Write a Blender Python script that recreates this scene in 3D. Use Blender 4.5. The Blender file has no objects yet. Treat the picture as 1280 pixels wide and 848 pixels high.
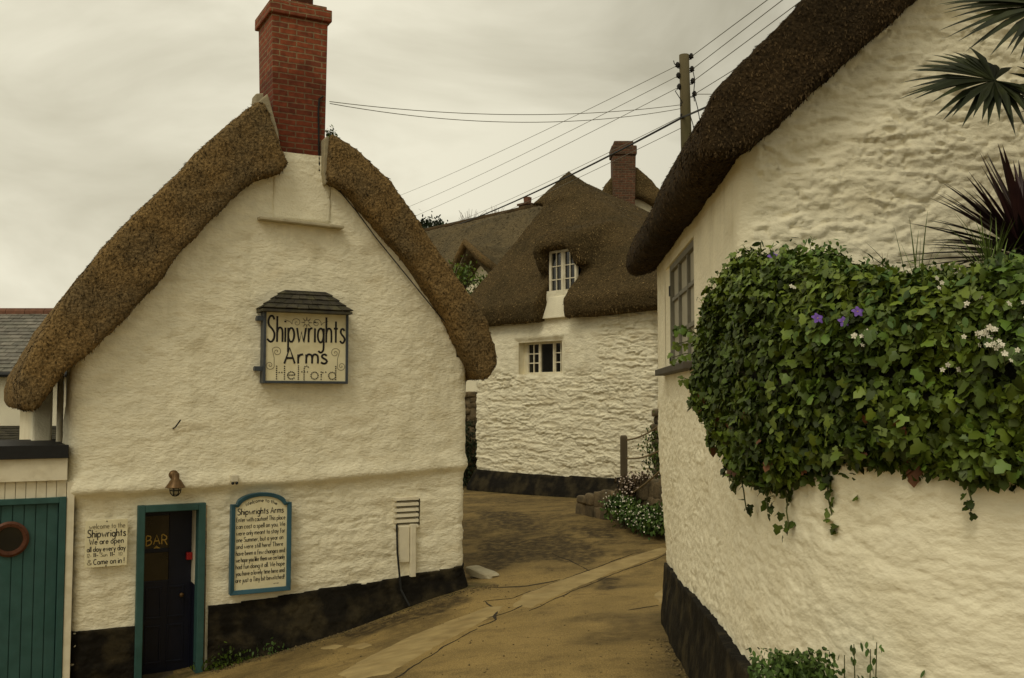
import bpy, bmesh, math, random
import numpy as np
from mathutils import Vector
R = math.radians
random.seed(7)
rng = np.random.default_rng(11)
C = bpy.context.scene.collection
S = bpy.context.scene

# ------------------------------------------------------------------ camera, sky, sun, exposure
FPX = 1246.0                      # focal length in photo pixels (1280 wide)
PITCH = math.atan(76 / FPX)
cam = bpy.data.cameras.new('camera'); cam_o = bpy.data.objects.new('camera', cam); C.objects.link(cam_o)
cam.sensor_width = 36; cam.lens = 36 * FPX / 1280; cam.clip_end = 3000; cam.clip_start = .05
cam_o.location = (0, 0, 0); cam_o.rotation_euler = (math.pi / 2 + PITCH, 0, 0)
S.camera = cam_o

SUN_EL, SUN_AZ = R(50), R(206)    # azimuth clockwise from +Y
w = bpy.data.worlds.new('World'); S.world = w; w.use_nodes = True
nt = w.node_tree; nt.nodes.clear(); N = nt.nodes.new; L = nt.links.new
out = N('ShaderNodeOutputWorld'); sky = N('ShaderNodeTexSky'); sky.sky_type = 'NISHITA'; sky.sun_disc = False
sky.sun_elevation = SUN_EL; sky.sun_rotation = SUN_AZ; sky.air_density = 2; sky.dust_density = 4
bg1 = N('ShaderNodeBackground'); bg1.inputs[1].default_value = .08
hs = N('ShaderNodeHueSaturation'); hs.inputs['Saturation'].default_value = .25; L(sky.outputs[0], hs.inputs['Color'])
tn = N('ShaderNodeMix'); tn.data_type = 'RGBA'; tn.blend_type = 'MULTIPLY'; tn.inputs[0].default_value = 1
tn.inputs[7].default_value = (1, .88, .56, 1); L(hs.outputs[0], tn.inputs[6]); L(tn.outputs[2], bg1.inputs[0])
tc = N('ShaderNodeTexCoord'); mp = N('ShaderNodeMapping'); mp.inputs['Scale'].default_value = (1.0, 1.0, 2.2)
L(tc.outputs['Generated'], mp.inputs[0])
n1 = N('ShaderNodeTexNoise'); n1.inputs['Scale'].default_value = 3.2; n1.inputs['Detail'].default_value = 7; n1.inputs['Roughness'].default_value = .5
n1.inputs['Distortion'].default_value = .5
L(mp.outputs[0], n1.inputs[0])
cr = N('ShaderNodeValToRGB'); e = cr.color_ramp.elements
e[0].position = .36; e[0].color = (.70, .655, .50, 1); e[1].position = .60; e[1].color = (1.06, 1.005, .80, 1)
L(n1.outputs[0], cr.inputs[0])
bg2 = N('ShaderNodeBackground'); bg2.inputs[1].default_value = .97
sx_ = N('ShaderNodeSeparateXYZ'); L(tc.outputs['Generated'], sx_.inputs[0]); gx_ = N('ShaderNodeMapRange'); gx_.interpolation_type = 'SMOOTHSTEP'
for i_, v_ in ((1, -.12), (2, .30), (3, 1.0), (4, .74)): gx_.inputs[i_].default_value = v_
L(sx_.outputs[0], gx_.inputs[0]); gm_ = N('ShaderNodeVectorMath'); gm_.operation = 'SCALE'; L(cr.outputs[0], gm_.inputs[0]); L(gx_.outputs[0], gm_.inputs['Scale']); L(gm_.outputs[0], bg2.inputs[0])
mx = N('ShaderNodeMixShader'); mx.inputs[0].default_value = .9
L(bg1.outputs[0], mx.inputs[1]); L(bg2.outputs[0], mx.inputs[2]); L(mx.outputs[0], out.inputs[0])
sl = bpy.data.lights.new('sun', 'SUN'); sl.energy = .95; sl.angle = R(22); sl.color = (1, .93, .76)
so = bpy.data.objects.new('sun', sl); C.objects.link(so)
sd = Vector((math.sin(SUN_AZ) * math.cos(SUN_EL), math.cos(SUN_AZ) * math.cos(SUN_EL), math.sin(SUN_EL)))
so.rotation_euler = sd.to_track_quat('Z', 'Y').to_euler()
S.view_settings.view_transform = 'Standard'; S.view_settings.look = 'None'; S.view_settings.gamma = 1
S.view_settings.exposure = -.17
S.render.engine = 'CYCLES'; S.cycles.use_denoising = True; S.cycles.max_bounces = 6

# ------------------------------------------------------------------ numpy noise
def h2(ix, iy, seed=0):
    a = (ix.astype(np.int64) * 374761393 + iy.astype(np.int64) * 668265263 + seed * 974711) & 0x7fffffff
    a = ((a ^ (a >> 13)) * 1274126177) & 0x7fffffff
    a = a ^ (a >> 16)
    return (a & 0xffff) / 65535.0
def vn(x, y, seed=0):
    ix = np.floor(x); iy = np.floor(y); fx = x - ix; fy = y - iy
    fx = fx * fx * (3 - 2 * fx); fy = fy * fy * (3 - 2 * fy)
    a = h2(ix, iy, seed); b = h2(ix + 1, iy, seed); c = h2(ix, iy + 1, seed); d = h2(ix + 1, iy + 1, seed)
    return (a + (b - a) * fx) * (1 - fy) + (c + (d - c) * fx) * fy
def fbm(x, y, seed=0, o=4):
    s = 0; a = .5; t = 0
    for k in range(o):
        s = s + a * vn(x * 2 ** k + 17 * k, y * 2 ** k + 9 * k, seed + k); t += a; a *= .5
    return s / t - .5
def vn3(p, seed=0):
    ix = np.floor(p); f = p - ix; f = f * f * (3 - 2 * f); r = 0
    for dx in (0, 1):
        for dy in (0, 1):
            for dz in (0, 1):
                hh = h2(ix[:, 0] + dx + 131 * (ix[:, 2] + dz), ix[:, 1] + dy - 57 * (ix[:, 2] + dz), seed)
                r = r + hh * (f[:, 0] if dx else 1 - f[:, 0]) * (f[:, 1] if dy else 1 - f[:, 1]) * (f[:, 2] if dz else 1 - f[:, 2])
    return r - .5
def worley(x, y, seed=0, jit=.85):
    ix = np.floor(x); iy = np.floor(y)
    f1 = np.full(x.shape, 9.); f2 = f1.copy(); idh = np.zeros(x.shape)
    for dx in (-1, 0, 1):
        for dy in (-1, 0, 1):
            cx = ix + dx; cy = iy + dy
            px = cx + .5 + jit * (h2(cx, cy, seed) - .5); py = cy + .5 + jit * (h2(cx, cy, seed + 5) - .5)
            d = np.sqrt((px - x) ** 2 + (py - y) ** 2); hid = h2(cx, cy, seed + 9)
            nearer = d < f1
            f2 = np.where(nearer, f1, np.minimum(f2, d)); idh = np.where(nearer, hid, idh); f1 = np.minimum(f1, d)
    return f1, f2, idh
def sst(a, b, x):
    t = np.clip((x - a) / (b - a), 0, 1); return t * t * (3 - 2 * t)
def rubble(s, z, sx, sz, seed, warp=.5):
    """0..1 relief of laid rubble: flat stone faces, grooves between, each stone its own stand-off"""
    ws = s + warp * sx * fbm(s / sx * .8, z / sz * .5, seed + 30, 3) * 2; wz = z + warp * sz * fbm(s / sx * 1.3, z / sz * .9, seed + 40, 3) * 2
    f1, f2, i = worley(ws / sx, wz / sz, seed)
    e = sst(.0, .15, f2 - f1); m = sst(-.16, .12, fbm(s / sx * .45, z / sz * .3, seed + 50, 3)); e = e * m + (1 - m) * (.75 + .25 * e)
    tilt = (h2(np.floor(i * 9999), np.floor(i * 7777), 3) - .5) * .9 * (wz / sz - np.floor(wz / sz) - .5)
    return e * (.35 + .65 * i + tilt)

def strata(s, z, sx, sz, seed):
    """scattered, mostly level creases and small ledges under thick limewash"""
    ws = s + .35 * sx * fbm(s / sx, z / sx * 2, seed, 3) * 2; wz = z + 1.1 * sz * fbm(s / sx * 1.6, z / sz * .35, seed + 7, 4) * 2
    o = 0
    for k in (0, 1):
        v = vn(ws / sx * 2 ** k + 5 * k, wz / sz * 1.7 ** k + 3 * k, seed + 11 + k); o = o - (1 - np.abs(2 * v - 1)) ** 7 * (.7 if k == 0 else .45)
    m = sst(-.12, .16, fbm(s / sx * .6 + 9, z / sz * .25, seed + 21, 3))
    return o * (.25 + .75 * m) + .6 * (vn(ws / sx * 1.3, wz / sz * .8, seed + 31) - .5)
# ------------------------------------------------------------------ geometry helpers
def ray(px, py):
    x = (px - 640) / FPX; y = (424 - py) / FPX; c, s = math.cos(PITCH), math.sin(PITCH)
    return Vector((x, c - y * s, s + y * c))
def at(px, py, Y):
    r = ray(px, py); return r * (Y / r.y)
class Fr:
    """a building's own axes: u along its front, v into it, z up"""
    def __init__(s, ox, oy, ang):
        s.O = Vector((ox, oy)); s.a = ang; s.d = Vector((math.cos(ang), math.sin(ang))); s.n = Vector((-s.d.y, s.d.x))
    def uz(s, px, py, v=0):
        r = ray(px, py); O = s.O + s.n * v
        det = -r.x * s.d.y + r.y * s.d.x
        t = (-O.x * s.d.y + O.y * s.d.x) / det
        p = r * t; q = Vector((p.x, p.y)) - O
        return (q.dot(s.d), p.z)
    def w(s, u, v, z):
        p = s.O + s.d * u + s.n * v; return Vector((p.x, p.y, z))
    def loc(s, p):
        q = Vector((p[0], p[1])) - s.O; return Vector((q.dot(s.d), q.dot(s.n), p[2]))
W = Fr(0, 0, 0)

class MB:
    def __init__(s): s.v = []; s.f = []; s.m = []
    def add(s, vs, fs, m=0):
        b = len(s.v); s.v += [tuple(p) for p in vs]; s.f += [tuple(i + b for i in f) for f in fs]; s.m += [m] * len(fs); return s
    def hexa(s, p, m=0):
        return s.add(p, [(0, 3, 2, 1), (4, 5, 6, 7), (0, 1, 5, 4), (1, 2, 6, 5), (2, 3, 7, 6), (3, 0, 4, 7)], m)
    def box(s, x0, x1, y0, y1, z0, z1, m=0):
        return s.hexa([(x0, y0, z0), (x1, y0, z0), (x1, y1, z0), (x0, y1, z0), (x0, y0, z1), (x1, y0, z1), (x1, y1, z1), (x0, y1, z1)], m)
    def prism(s, poly, y0, y1, m=0):
        n = len(poly); a = sum(poly[i][0] * poly[(i + 1) % n][1] - poly[(i + 1) % n][0] * poly[i][1] for i in range(n))
        if a < 0: poly = poly[::-1]
        vs = [(p[0], y0, p[1]) for p in poly] + [(p[0], y1, p[1]) for p in poly]
        return s.add(vs, [tuple(range(n)), tuple(range(2 * n - 1, n - 1, -1))] + [(i, n + i, n + (i + 1) % n, (i + 1) % n) for i in range(n)], m)
    def tube(s, pts, r, seg=6, m=0, flat=None):
        pts = [Vector(p) for p in pts]; n = len(pts); rr = r if isinstance(r, (list, tuple)) else [r] * n
        vs = []; up = None
        for i, p in enumerate(pts):
            t = (pts[min(i + 1, n - 1)] - pts[max(i - 1, 0)])
            t = t.normalized() if t.length > 1e-9 else Vector((0, 0, 1))
            if up is None: up = Vector((0, 1, 0)) if abs(t.y) < .9 else Vector((1, 0, 0))
            a = t.cross(up); a = a.normalized() if a.length > 1e-6 else t.orthogonal().normalized(); b = a.cross(t).normalized(); up = b
            for k in range(seg):
                th = 2 * math.pi * k / seg; q = a * math.cos(th) * rr[i] + b * math.sin(th) * rr[i]
                if flat: q.y *= flat
                vs.append(p + q)
        fs = [(i * seg + k, i * seg + (k + 1) % seg, (i + 1) * seg + (k + 1) % seg, (i + 1) * seg + k) for i in range(n - 1) for k in range(seg)]
        fs += [tuple(range(seg - 1, -1, -1)), tuple(range((n - 1) * seg, n * seg))]
        return s.add(vs, fs, m)
    def lathe(s, prof, c, seg=16, m=0, axis='z'):
        vs = []; n = len(prof)
        for r, z in prof:
            for k in range(seg):
                th = 2 * math.pi * k / seg; x, y = r * math.cos(th), r * math.sin(th)
                q = (x, y, z) if axis == 'z' else (x, z, y) if axis == 'y' else (z, x, y)
                vs.append((c[0] + q[0], c[1] + q[1], c[2] + q[2]))
        fs = [(i * seg + k, i * seg + (k + 1) % seg, (i + 1) * seg + (k + 1) % seg, (i + 1) * seg + k) for i in range(n - 1) for k in range(seg)]
        fs += [tuple(range(seg - 1, -1, -1)), tuple(range((n - 1) * seg, n * seg))]
        return s.add(vs, fs, m)
    def bar(s, p0, p1, wd, ht, m=0):
        p0, p1 = Vector(p0), Vector(p1); t = (p1 - p0).normalized(); up = Vector((0, 0, 1)) if abs(t.z) < .9 else Vector((0, 1, 0))
        a = t.cross(up).normalized() * wd / 2; b = a.cross(t).normalized() * ht / 2
        return s.hexa([p0 - a - b, p0 + a - b, p1 + a - b, p1 - a - b, p0 - a + b, p0 + a + b, p1 + a + b, p1 - a + b], m)

SHIFT = {}
def setp(o, label=None, cat=None, group=None, kind=None):
    for k, v in (('label', label), ('category', cat), ('group', group), ('kind', kind)):
        if v: o[k] = v
    return o
def thing(name, label, cat, fr, base, group=None):
    o = bpy.data.objects.new(name, None); C.objects.link(o); o.empty_display_size = .2
    o.location = fr.w(*base); o.rotation_euler = (0, 0, fr.a); SHIFT[o.name] = Vector(base)
    return setp(o, label, cat, group)
def mesh_from(name, v, f, mats, mi=None, smooth=False):
    me = bpy.data.meshes.new(name)
    if isinstance(f, np.ndarray):
        v = np.asarray(v, np.float32); k = f.shape[1]; me.vertices.add(len(v)); me.vertices.foreach_set('co', v.ravel())
        me.loops.add(f.size); me.loops.foreach_set('vertex_index', f.astype(np.int32).ravel())
        me.polygons.add(len(f)); me.polygons.foreach_set('loop_start', np.arange(0, f.size, k, dtype=np.int32))
        me.update(calc_edges=True)
    else:
        me.from_pydata([tuple(p) for p in v], [], f)
    for m in (mats if isinstance(mats, (list, tuple)) else [mats]): me.materials.append(m)
    if mi is not None: me.polygons.foreach_set('material_index', np.asarray(mi, np.int32))
    if smooth: me.polygons.foreach_set('use_smooth', np.ones(len(me.polygons), bool))
    me.update(); return me
def boxuv(me):
    uv = me.uv_layers.new(name='UVMap').data
    for p in me.polygons:
        n = p.normal; ax = max(range(3), key=lambda i: abs(n[i]))
        for li in p.loop_indices:
            c = me.vertices[me.loops[li].vertex_index].co
            uv[li].uv = (c.y, c.z) if ax == 0 else (c.x, c.z) if ax == 1 else (c.x, c.y)
def part(name, mb, mats, root, bevel=0, smooth=False, label=None, fr=None, sub=None):
    """one mesh under ROOT (coordinates in the thing's own axes); SUB: the part it belongs to"""
    sh = SHIFT[root.name]
    if isinstance(mb, MB):
        me = mesh_from(name, [tuple(Vector(p) - sh) for p in mb.v], mb.f, mats, mb.m, smooth); boxuv(me)
    else:
        v, f = mb; me = mesh_from(name, np.asarray(v) - np.array(sh), f, mats, None, smooth)
    o = bpy.data.objects.new(name, me); C.objects.link(o); o.parent = sub or root
    if bevel:
        b = o.modifiers.new('bevel', 'BEVEL'); b.width = bevel; b.segments = 2; b.limit_method = 'ANGLE'; b.angle_limit = R(40)
    if label: o['label'] = label
    return o
def solo(name, mb, mats, label, cat, fr=W, base=(0, 0, 0), group=None, kind=None, bevel=0, smooth=False):
    """a thing that is one mesh"""
    sh = Vector(base)
    if isinstance(mb, MB):
        me = mesh_from(name, [tuple(Vector(p) - sh) for p in mb.v], mb.f, mats, mb.m, smooth); boxuv(me)
    else:
        me = mesh_from(name, np.asarray(mb[0]) - np.array(sh), mb[1], mats, None, smooth)
    o = bpy.data.objects.new(name, me); C.objects.link(o); o.location = fr.w(*base); o.rotation_euler = (0, 0, fr.a)
    if bevel:
        b = o.modifiers.new('bevel', 'BEVEL'); b.width = bevel; b.segments = 2; b.limit_method = 'ANGLE'; b.angle_limit = R(40)
    return setp(o, label, cat, group, kind)
def npmb(mb): return np.array(mb.v), mb.f

def path_pts(pts, ds, radius=0):
    """resample a plan polyline (rounded corners) -> xy, outward normals (right of travel), s"""
    P = [np.array(p, float) for p in pts]
    if radius:
        Q = [P[0]]
        for i in range(1, len(P) - 1):
            a = P[i - 1] - P[i]; b = P[i + 1] - P[i]; r = min(radius, np.linalg.norm(a) * .45, np.linalg.norm(b) * .45)
            p0 = P[i] + a / np.linalg.norm(a) * r; p1 = P[i] + b / np.linalg.norm(b) * r
            for t in np.linspace(0, 1, 9): Q.append((1 - t) ** 2 * p0 + 2 * t * (1 - t) * P[i] + t * t * p1)
        Q.append(P[-1]); P = Q
    P = np.array(P); sl_ = np.r_[0, np.cumsum(np.linalg.norm(np.diff(P, axis=0), axis=1))]
    s = np.linspace(0, sl_[-1], max(2, int(sl_[-1] / ds) + 1))
    return P, sl_, s
def path_wall(pts, z0, z1, ds, dz, disp, mask=None, radius=.1, s_extra=(), z_extra=(), smooth_n=0, ztop=None):
    P, sl_, s = path_pts(pts, ds, radius)
    s = np.unique(np.r_[s, np.array(s_extra, float)]); z = np.unique(np.r_[np.linspace(z0, z1, int((z1 - z0) / dz) + 1), np.array(z_extra, float)])
    x = np.interp(s, sl_, P[:, 0]); y = np.interp(s, sl_, P[:, 1])
    e = max(.03, smooth_n); xa = np.interp(s + e, sl_, P[:, 0]); xb = np.interp(s - e, sl_, P[:, 0]); ya = np.interp(s + e, sl_, P[:, 1]); yb = np.interp(s - e, sl_, P[:, 1])
    tx, ty = xa - xb, ya - yb; l = np.hypot(tx, ty); nx, ny = ty / l, -tx / l
    SS, ZZ = np.meshgrid(s, z); D = disp(SS, ZZ)
    if ztop is not None: ZZ = np.minimum(ZZ, ztop(SS, ZZ))
    V = np.stack([x[None] + nx[None] * D, y[None] + ny[None] * D, ZZ], -1).reshape(-1, 3)
    ns, nz = len(s), len(z); i = np.arange(nz - 1)[:, None] * ns + np.arange(ns - 1)[None]
    Fc = np.stack([i, i + 1, i + 1 + ns, i + ns], -1)
    if mask is not None:
        sc = (s[:-1] + s[1:]) / 2; zc = (z[:-1] + z[1:]) / 2; SC, ZC = np.meshgrid(sc, zc); Fc = Fc[mask(SC, ZC)]
    Fc = Fc.reshape(-1, 4)
    used = np.unique(Fc); re = np.zeros(len(V), int); re[used] = np.arange(len(used))
    return V[used], re[Fc]

# ------------------------------------------------------------------ materials
def mat(name, col, rough=.8, var=.18, scale=8., col2=None, mix2=.5, scale2=2., bump=0., bscale=40., bdet=4, metal=0., island=0., spec=.3, stretch=(1, 1, 1), c2lo=.45, c2hi=.62, trans=0., streak=0.):
    m = bpy.data.materials.new(name); m.use_nodes = True; t = m.node_tree; b = t.nodes['Principled BSDF']; NN = t.nodes.new; LL = t.links.new
    b.inputs['Roughness'].default_value = rough; b.inputs['Metallic'].default_value = metal; b.inputs['Specular IOR Level'].default_value = spec
    tcn = NN('ShaderNodeTexCoord'); mpn = NN('ShaderNodeMapping'); mpn.inputs['Scale'].default_value = stretch; LL(tcn.outputs['Object'], mpn.inputs[0])
    n = NN('ShaderNodeTexNoise'); n.inputs['Scale'].default_value = scale; n.inputs['Detail'].default_value = 5; LL(mpn.outputs[0], n.inputs[0])
    rp = NN('ShaderNodeMapRange'); rp.inputs[1].default_value = .25; rp.inputs[2].default_value = .75; rp.inputs[3].default_value = 1 - var; rp.inputs[4].default_value = 1 + var
    LL(n.outputs[0], rp.inputs[0])
    base = NN('ShaderNodeRGB'); base.outputs[0].default_value = (*col, 1); cur = base.outputs[0]
    if col2:
        n2 = NN('ShaderNodeTexNoise'); n2.inputs['Scale'].default_value = scale2; n2.inputs['Detail'].default_value = 6; LL(mpn.outputs[0], n2.inputs[0])
        r2 = NN('ShaderNodeMapRange'); r2.inputs[1].default_value = c2lo; r2.inputs[2].default_value = c2hi; r2.inputs[4].default_value = mix2; LL(n2.outputs[0], r2.inputs[0])
        mm = NN('ShaderNodeMix'); mm.data_type = 'RGBA'; mm.inputs[7].default_value = (*col2, 1); LL(r2.outputs[0], mm.inputs[0]); LL(cur, mm.inputs[6]); cur = mm.outputs[2]
    vm = NN('ShaderNodeVectorMath'); vm.operation = 'SCALE'; LL(cur, vm.inputs[0]); LL(rp.outputs[0], vm.inputs['Scale']); cur = vm.outputs[0]
    if streak:      # rain-washed vertical stains
        m5 = NN('ShaderNodeMapping'); m5.inputs['Scale'].default_value = (4.5, 4.5, .55); LL(tcn.outputs['Object'], m5.inputs[0])
        n5 = NN('ShaderNodeTexNoise'); n5.inputs['Scale'].default_value = 1; n5.inputs['Detail'].default_value = 7; n5.inputs['Roughness'].default_value = .65; LL(m5.outputs[0], n5.inputs[0])
        r5 = NN('ShaderNodeMapRange'); r5.inputs[1].default_value = .52; r5.inputs[2].default_value = .78; r5.inputs[4].default_value = streak; LL(n5.outputs[0], r5.inputs[0])
        q5 = NN('ShaderNodeMix'); q5.data_type = 'RGBA'; q5.inputs[7].default_value = (.40, .35, .20, 1); LL(r5.outputs[0], q5.inputs[0]); LL(cur, q5.inputs[6]); cur = q5.outputs[2]
    if island:
        g = NN('ShaderNodeNewGeometry'); r3 = NN('ShaderNodeMapRange'); r3.inputs[3].default_value = 1 - island; r3.inputs[4].default_value = 1 + island
        LL(g.outputs['Random Per Island'], r3.inputs[0]); v2 = NN('ShaderNodeVectorMath'); v2.operation = 'SCALE'; LL(cur, v2.inputs[0]); LL(r3.outputs[0], v2.inputs['Scale']); cur = v2.outputs[0]
    LL(cur, b.inputs['Base Color'])
    if trans:
        b.inputs['Transmission Weight'].default_value = trans
    if bump:
        nb = NN('ShaderNodeTexNoise'); nb.inputs['Scale'].default_value = bscale; nb.inputs['Detail'].default_value = bdet; LL(mpn.outputs[0], nb.inputs[0])
        bn = NN('ShaderNodeBump'); bn.inputs['Strength'].default_value = 1; bn.inputs['Distance'].default_value = bump; LL(nb.outputs[0], bn.inputs['Height']); LL(bn.outputs[0], b.inputs['Normal'])
    return m
M = {}
M['white'] = mat('whitewash', (.86, .80, .605), .85, .06, 3., (.60, .52, .34), .45, 1.4, .010, 40, 8, streak=.25, c2lo=.55, c2hi=.75)
M['white_rough'] = mat('whitewash_rubble', (.86, .80, .605), .85, .08, 5., (.56, .47, .29), .5, 2.2, .015, 19, 9, stretch=(1, 1, 2.0), streak=.3, c2lo=.54, c2hi=.72)
M['white_soft'] = mat('whitewash_thick', (.86, .80, .605), .85, .06, 4., (.58, .50, .31), .4, 1.8, .010, 22, 9, stretch=(1, 1, 1.6), streak=.25, c2lo=.55, c2hi=.75)
M['white_trim'] = mat('white_gloss_paint', (.76, .70, .53), .5, .06, 9, (.5, .43, .28), .4, 6, .001, 60)
M['black'] = mat('black_tar_plinth', (.013, .011, .008), .8, .35, 6, (.048, .038, .020), .7, 3.0, .012, 24, 7, spec=.08)
M['thatch'] = mat('weathered_thatch', (.135, .088, .036), .95, .75, 34, (.08, .06, .032), .7, 1.6, .03, 40, 4, island=.75, spec=.1)
M['thatch_far'] = mat('old_grey_thatch', (.105, .08, .042), .95, .5, 14, (.07, .056, .032), .7, 1., .05, 16, 4, island=.6, spec=.1)
M['thatch_dark'] = mat('dark_thatch', (.070, .046, .022), .95, .7, 52, (.038, .027, .014), .7, 2., .02, 55, 4, island=.5, spec=.1)
M['thatch_mid'] = mat('grey_brown_thatch', (.225, .155, .068), .95, .65, 24, (.15, .11, .05), .7, 1.2, .045, 26, 4, island=.75, spec=.1)
M['teal'] = mat('teal_paint', (.034, .090, .082), .5, .15, 7, (.02, .07, .06), .5, 4, .001, 80)
M['blue'] = mat('sign_blue_paint', (.035, .10, .135), .45, .15, 12, (.02, .06, .08), .5, 6)
M['navy'] = mat('navy_paint', (.006, .0075, .018), .4, .2, 8)
M['slateblue'] = mat('slate_blue_paint', (.055, .065, .075), .5, .2, 12)
M['cream'] = mat('cream_board', (.76, .70, .47), .6, .08, 6, (.55, .47, .26), .35, 5)
M['ink'] = mat('black_lettering', (.012, .010, .010), .5, .1)
M['ink_grey'] = mat('grey_lettering', (.22, .19, .12), .6, .2)
M['gold'] = mat('gold_leaf', (.55, .36, .08), .35, .2, 20, metal=.3)
M['brick_l'] = None
M['mortar'] = mat('cement_fillet', (.36, .31, .20), .9, .2, 12, (.24, .2, .13), .6, 6, .006, 50)
M['slate'] = mat('roof_slate', (.17, .155, .125), .6, .25, 10, (.10, .10, .075), .6, 3, .003, 60, island=.3)
M['dslate'] = mat('dark_slate', (.045, .04, .03), .6, .3, 14, (.07, .065, .03), .6, 8, .003, 60, island=.35)
M['terra'] = mat('terracotta', (.14, .065, .038), .8, .25, 10, (.17, .07, .04), .6, 6, .003, 60, island=.25)
M['felt'] = mat('black_roof_felt', (.012, .012, .012), .6, .2, 20)
M['copper'] = mat('copper_brown', (.10, .038, .02), .45, .3, 14, metal=.35)
M['brass'] = mat('weathered_brass', (.13, .075, .03), .45, .3, 30, metal=.5)
M['glass'] = mat('dark_window_glass', (.010, .010, .009), .06, .1, spec=.6)
M['cglass'] = mat('lamp_glass', (.35, .32, .22), .1, .1)
M['curtain'] = mat('net_curtain', (.50, .45, .32), .9, .2, 12)
M['iron'] = mat('dark_iron', (.02, .018, .016), .5, .3, 30, metal=.4)
M['wire'] = mat('black_cable', (.012, .012, .011), .6, .1)
M['wire_grey'] = mat('weathered_line_wire', (.16, .15, .115), .6, .1)
M['pole'] = mat('weathered_pole_wood', (.105, .085, .042), .9, .3, 5, (.095, .09, .04), .7, 3, .006, 30, stretch=(1, 1, .12))
M['post'] = mat('grey_brown_post_wood', (.11, .085, .05), .9, .3, 7, (.07, .055, .03), .6, 5, .004, 40, stretch=(1, 1, .15))
M['rope'] = mat('tan_rope', (.22, .165, .085), .9, .3, 60)
M['stone'] = mat('brown_rubble_stone', (.135, .10, .055), .9, .3, 9, (.06, .05, .03), .7, 5, .012, 30, 6, island=.35)
M['pstone'] = mat('pale_stone', (.46, .41, .28), .85, .2, 8, (.32, .27, .17), .5, 5, .006, 40)
M['grey'] = mat('grey_shutter_paint', (.20, .19, .15), .6, .15, 8, (.13, .12, .09), .5, 6)
M['sill'] = mat('dark_slate_sill', (.07, .06, .045), .7, .2, 12)
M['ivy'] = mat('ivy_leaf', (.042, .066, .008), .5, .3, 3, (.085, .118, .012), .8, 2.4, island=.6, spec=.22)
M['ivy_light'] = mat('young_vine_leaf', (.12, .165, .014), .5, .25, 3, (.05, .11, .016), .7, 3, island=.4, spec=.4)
M['ivy_red'] = mat('russet_dead_leaf', (.14, .055, .02), .6, .3, 5, island=.3)
M['ivy_core'] = mat('ivy_shade_core', (.010, .013, .004), .9, .4, 14, (.04, .03, .015), .6, 8, .03, 20)  # near-black colour paints the shade deep between the leaves
M['stem'] = mat('plant_stem', (.075, .085, .025), .7, .3, 10)
M['twig'] = mat('brown_twig', (.085, .058, .03), .9, .3, 10)
M['grass'] = mat('garden_grass', (.12, .17, .035), .6, .3, 6, island=.45)
M['straw'] = mat('dry_grass', (.30, .22, .075), .7, .3, 6, island=.4)
M['palm'] = mat('palm_leaf', (.020, .027, .008), .55, .3, 5, (.04, .048, .011), .6, 5, island=.4)
M['cordy'] = mat('purple_cordyline_leaf', (.028, .012, .013), .45, .3, 5, (.05, .02, .016), .5, 6, island=.4)
M['violet'] = mat('violet_petal', (.16, .08, .36), .6, .15, 20, island=.2)
M['petal'] = mat('white_petal', (.70, .66, .53), .6, .1, 20, island=.15)
M['pink'] = mat('pale_pink_petal', (.62, .50, .42), .6, .1, 20, island=.2)
M['yellow'] = mat('yellow_flower_eye', (.6, .42, .06), .6, .1)
M['bark'] = mat('tree_bark', (.07, .055, .035), .9, .3, 8, None, .5, 2, .01, 30)
M['conifer'] = mat('dark_conifer_leaf', (.018, .03, .010), .7, .3, 3, island=.5)
M['leaf'] = mat('broad_leaf', (.055, .105, .02), .6, .3, 3, (.09, .14, .025), .7, 2, island=.5)
M['soil'] = mat('garden_soil', (.06, .042, .024), .95, .3, 8, None, .5, 2, .03, 20)
M['red'] = mat('red_enamel', (.30, .012, .012), .4, .1)
M['paper'] = mat('white_plastic', (.62, .57, .43), .5, .05)
M['dark_in'] = mat('hall_shade_dark', (.035, .026, .016), .9, .2)  # dark colour stands in for the dimness inside the doorway

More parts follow.
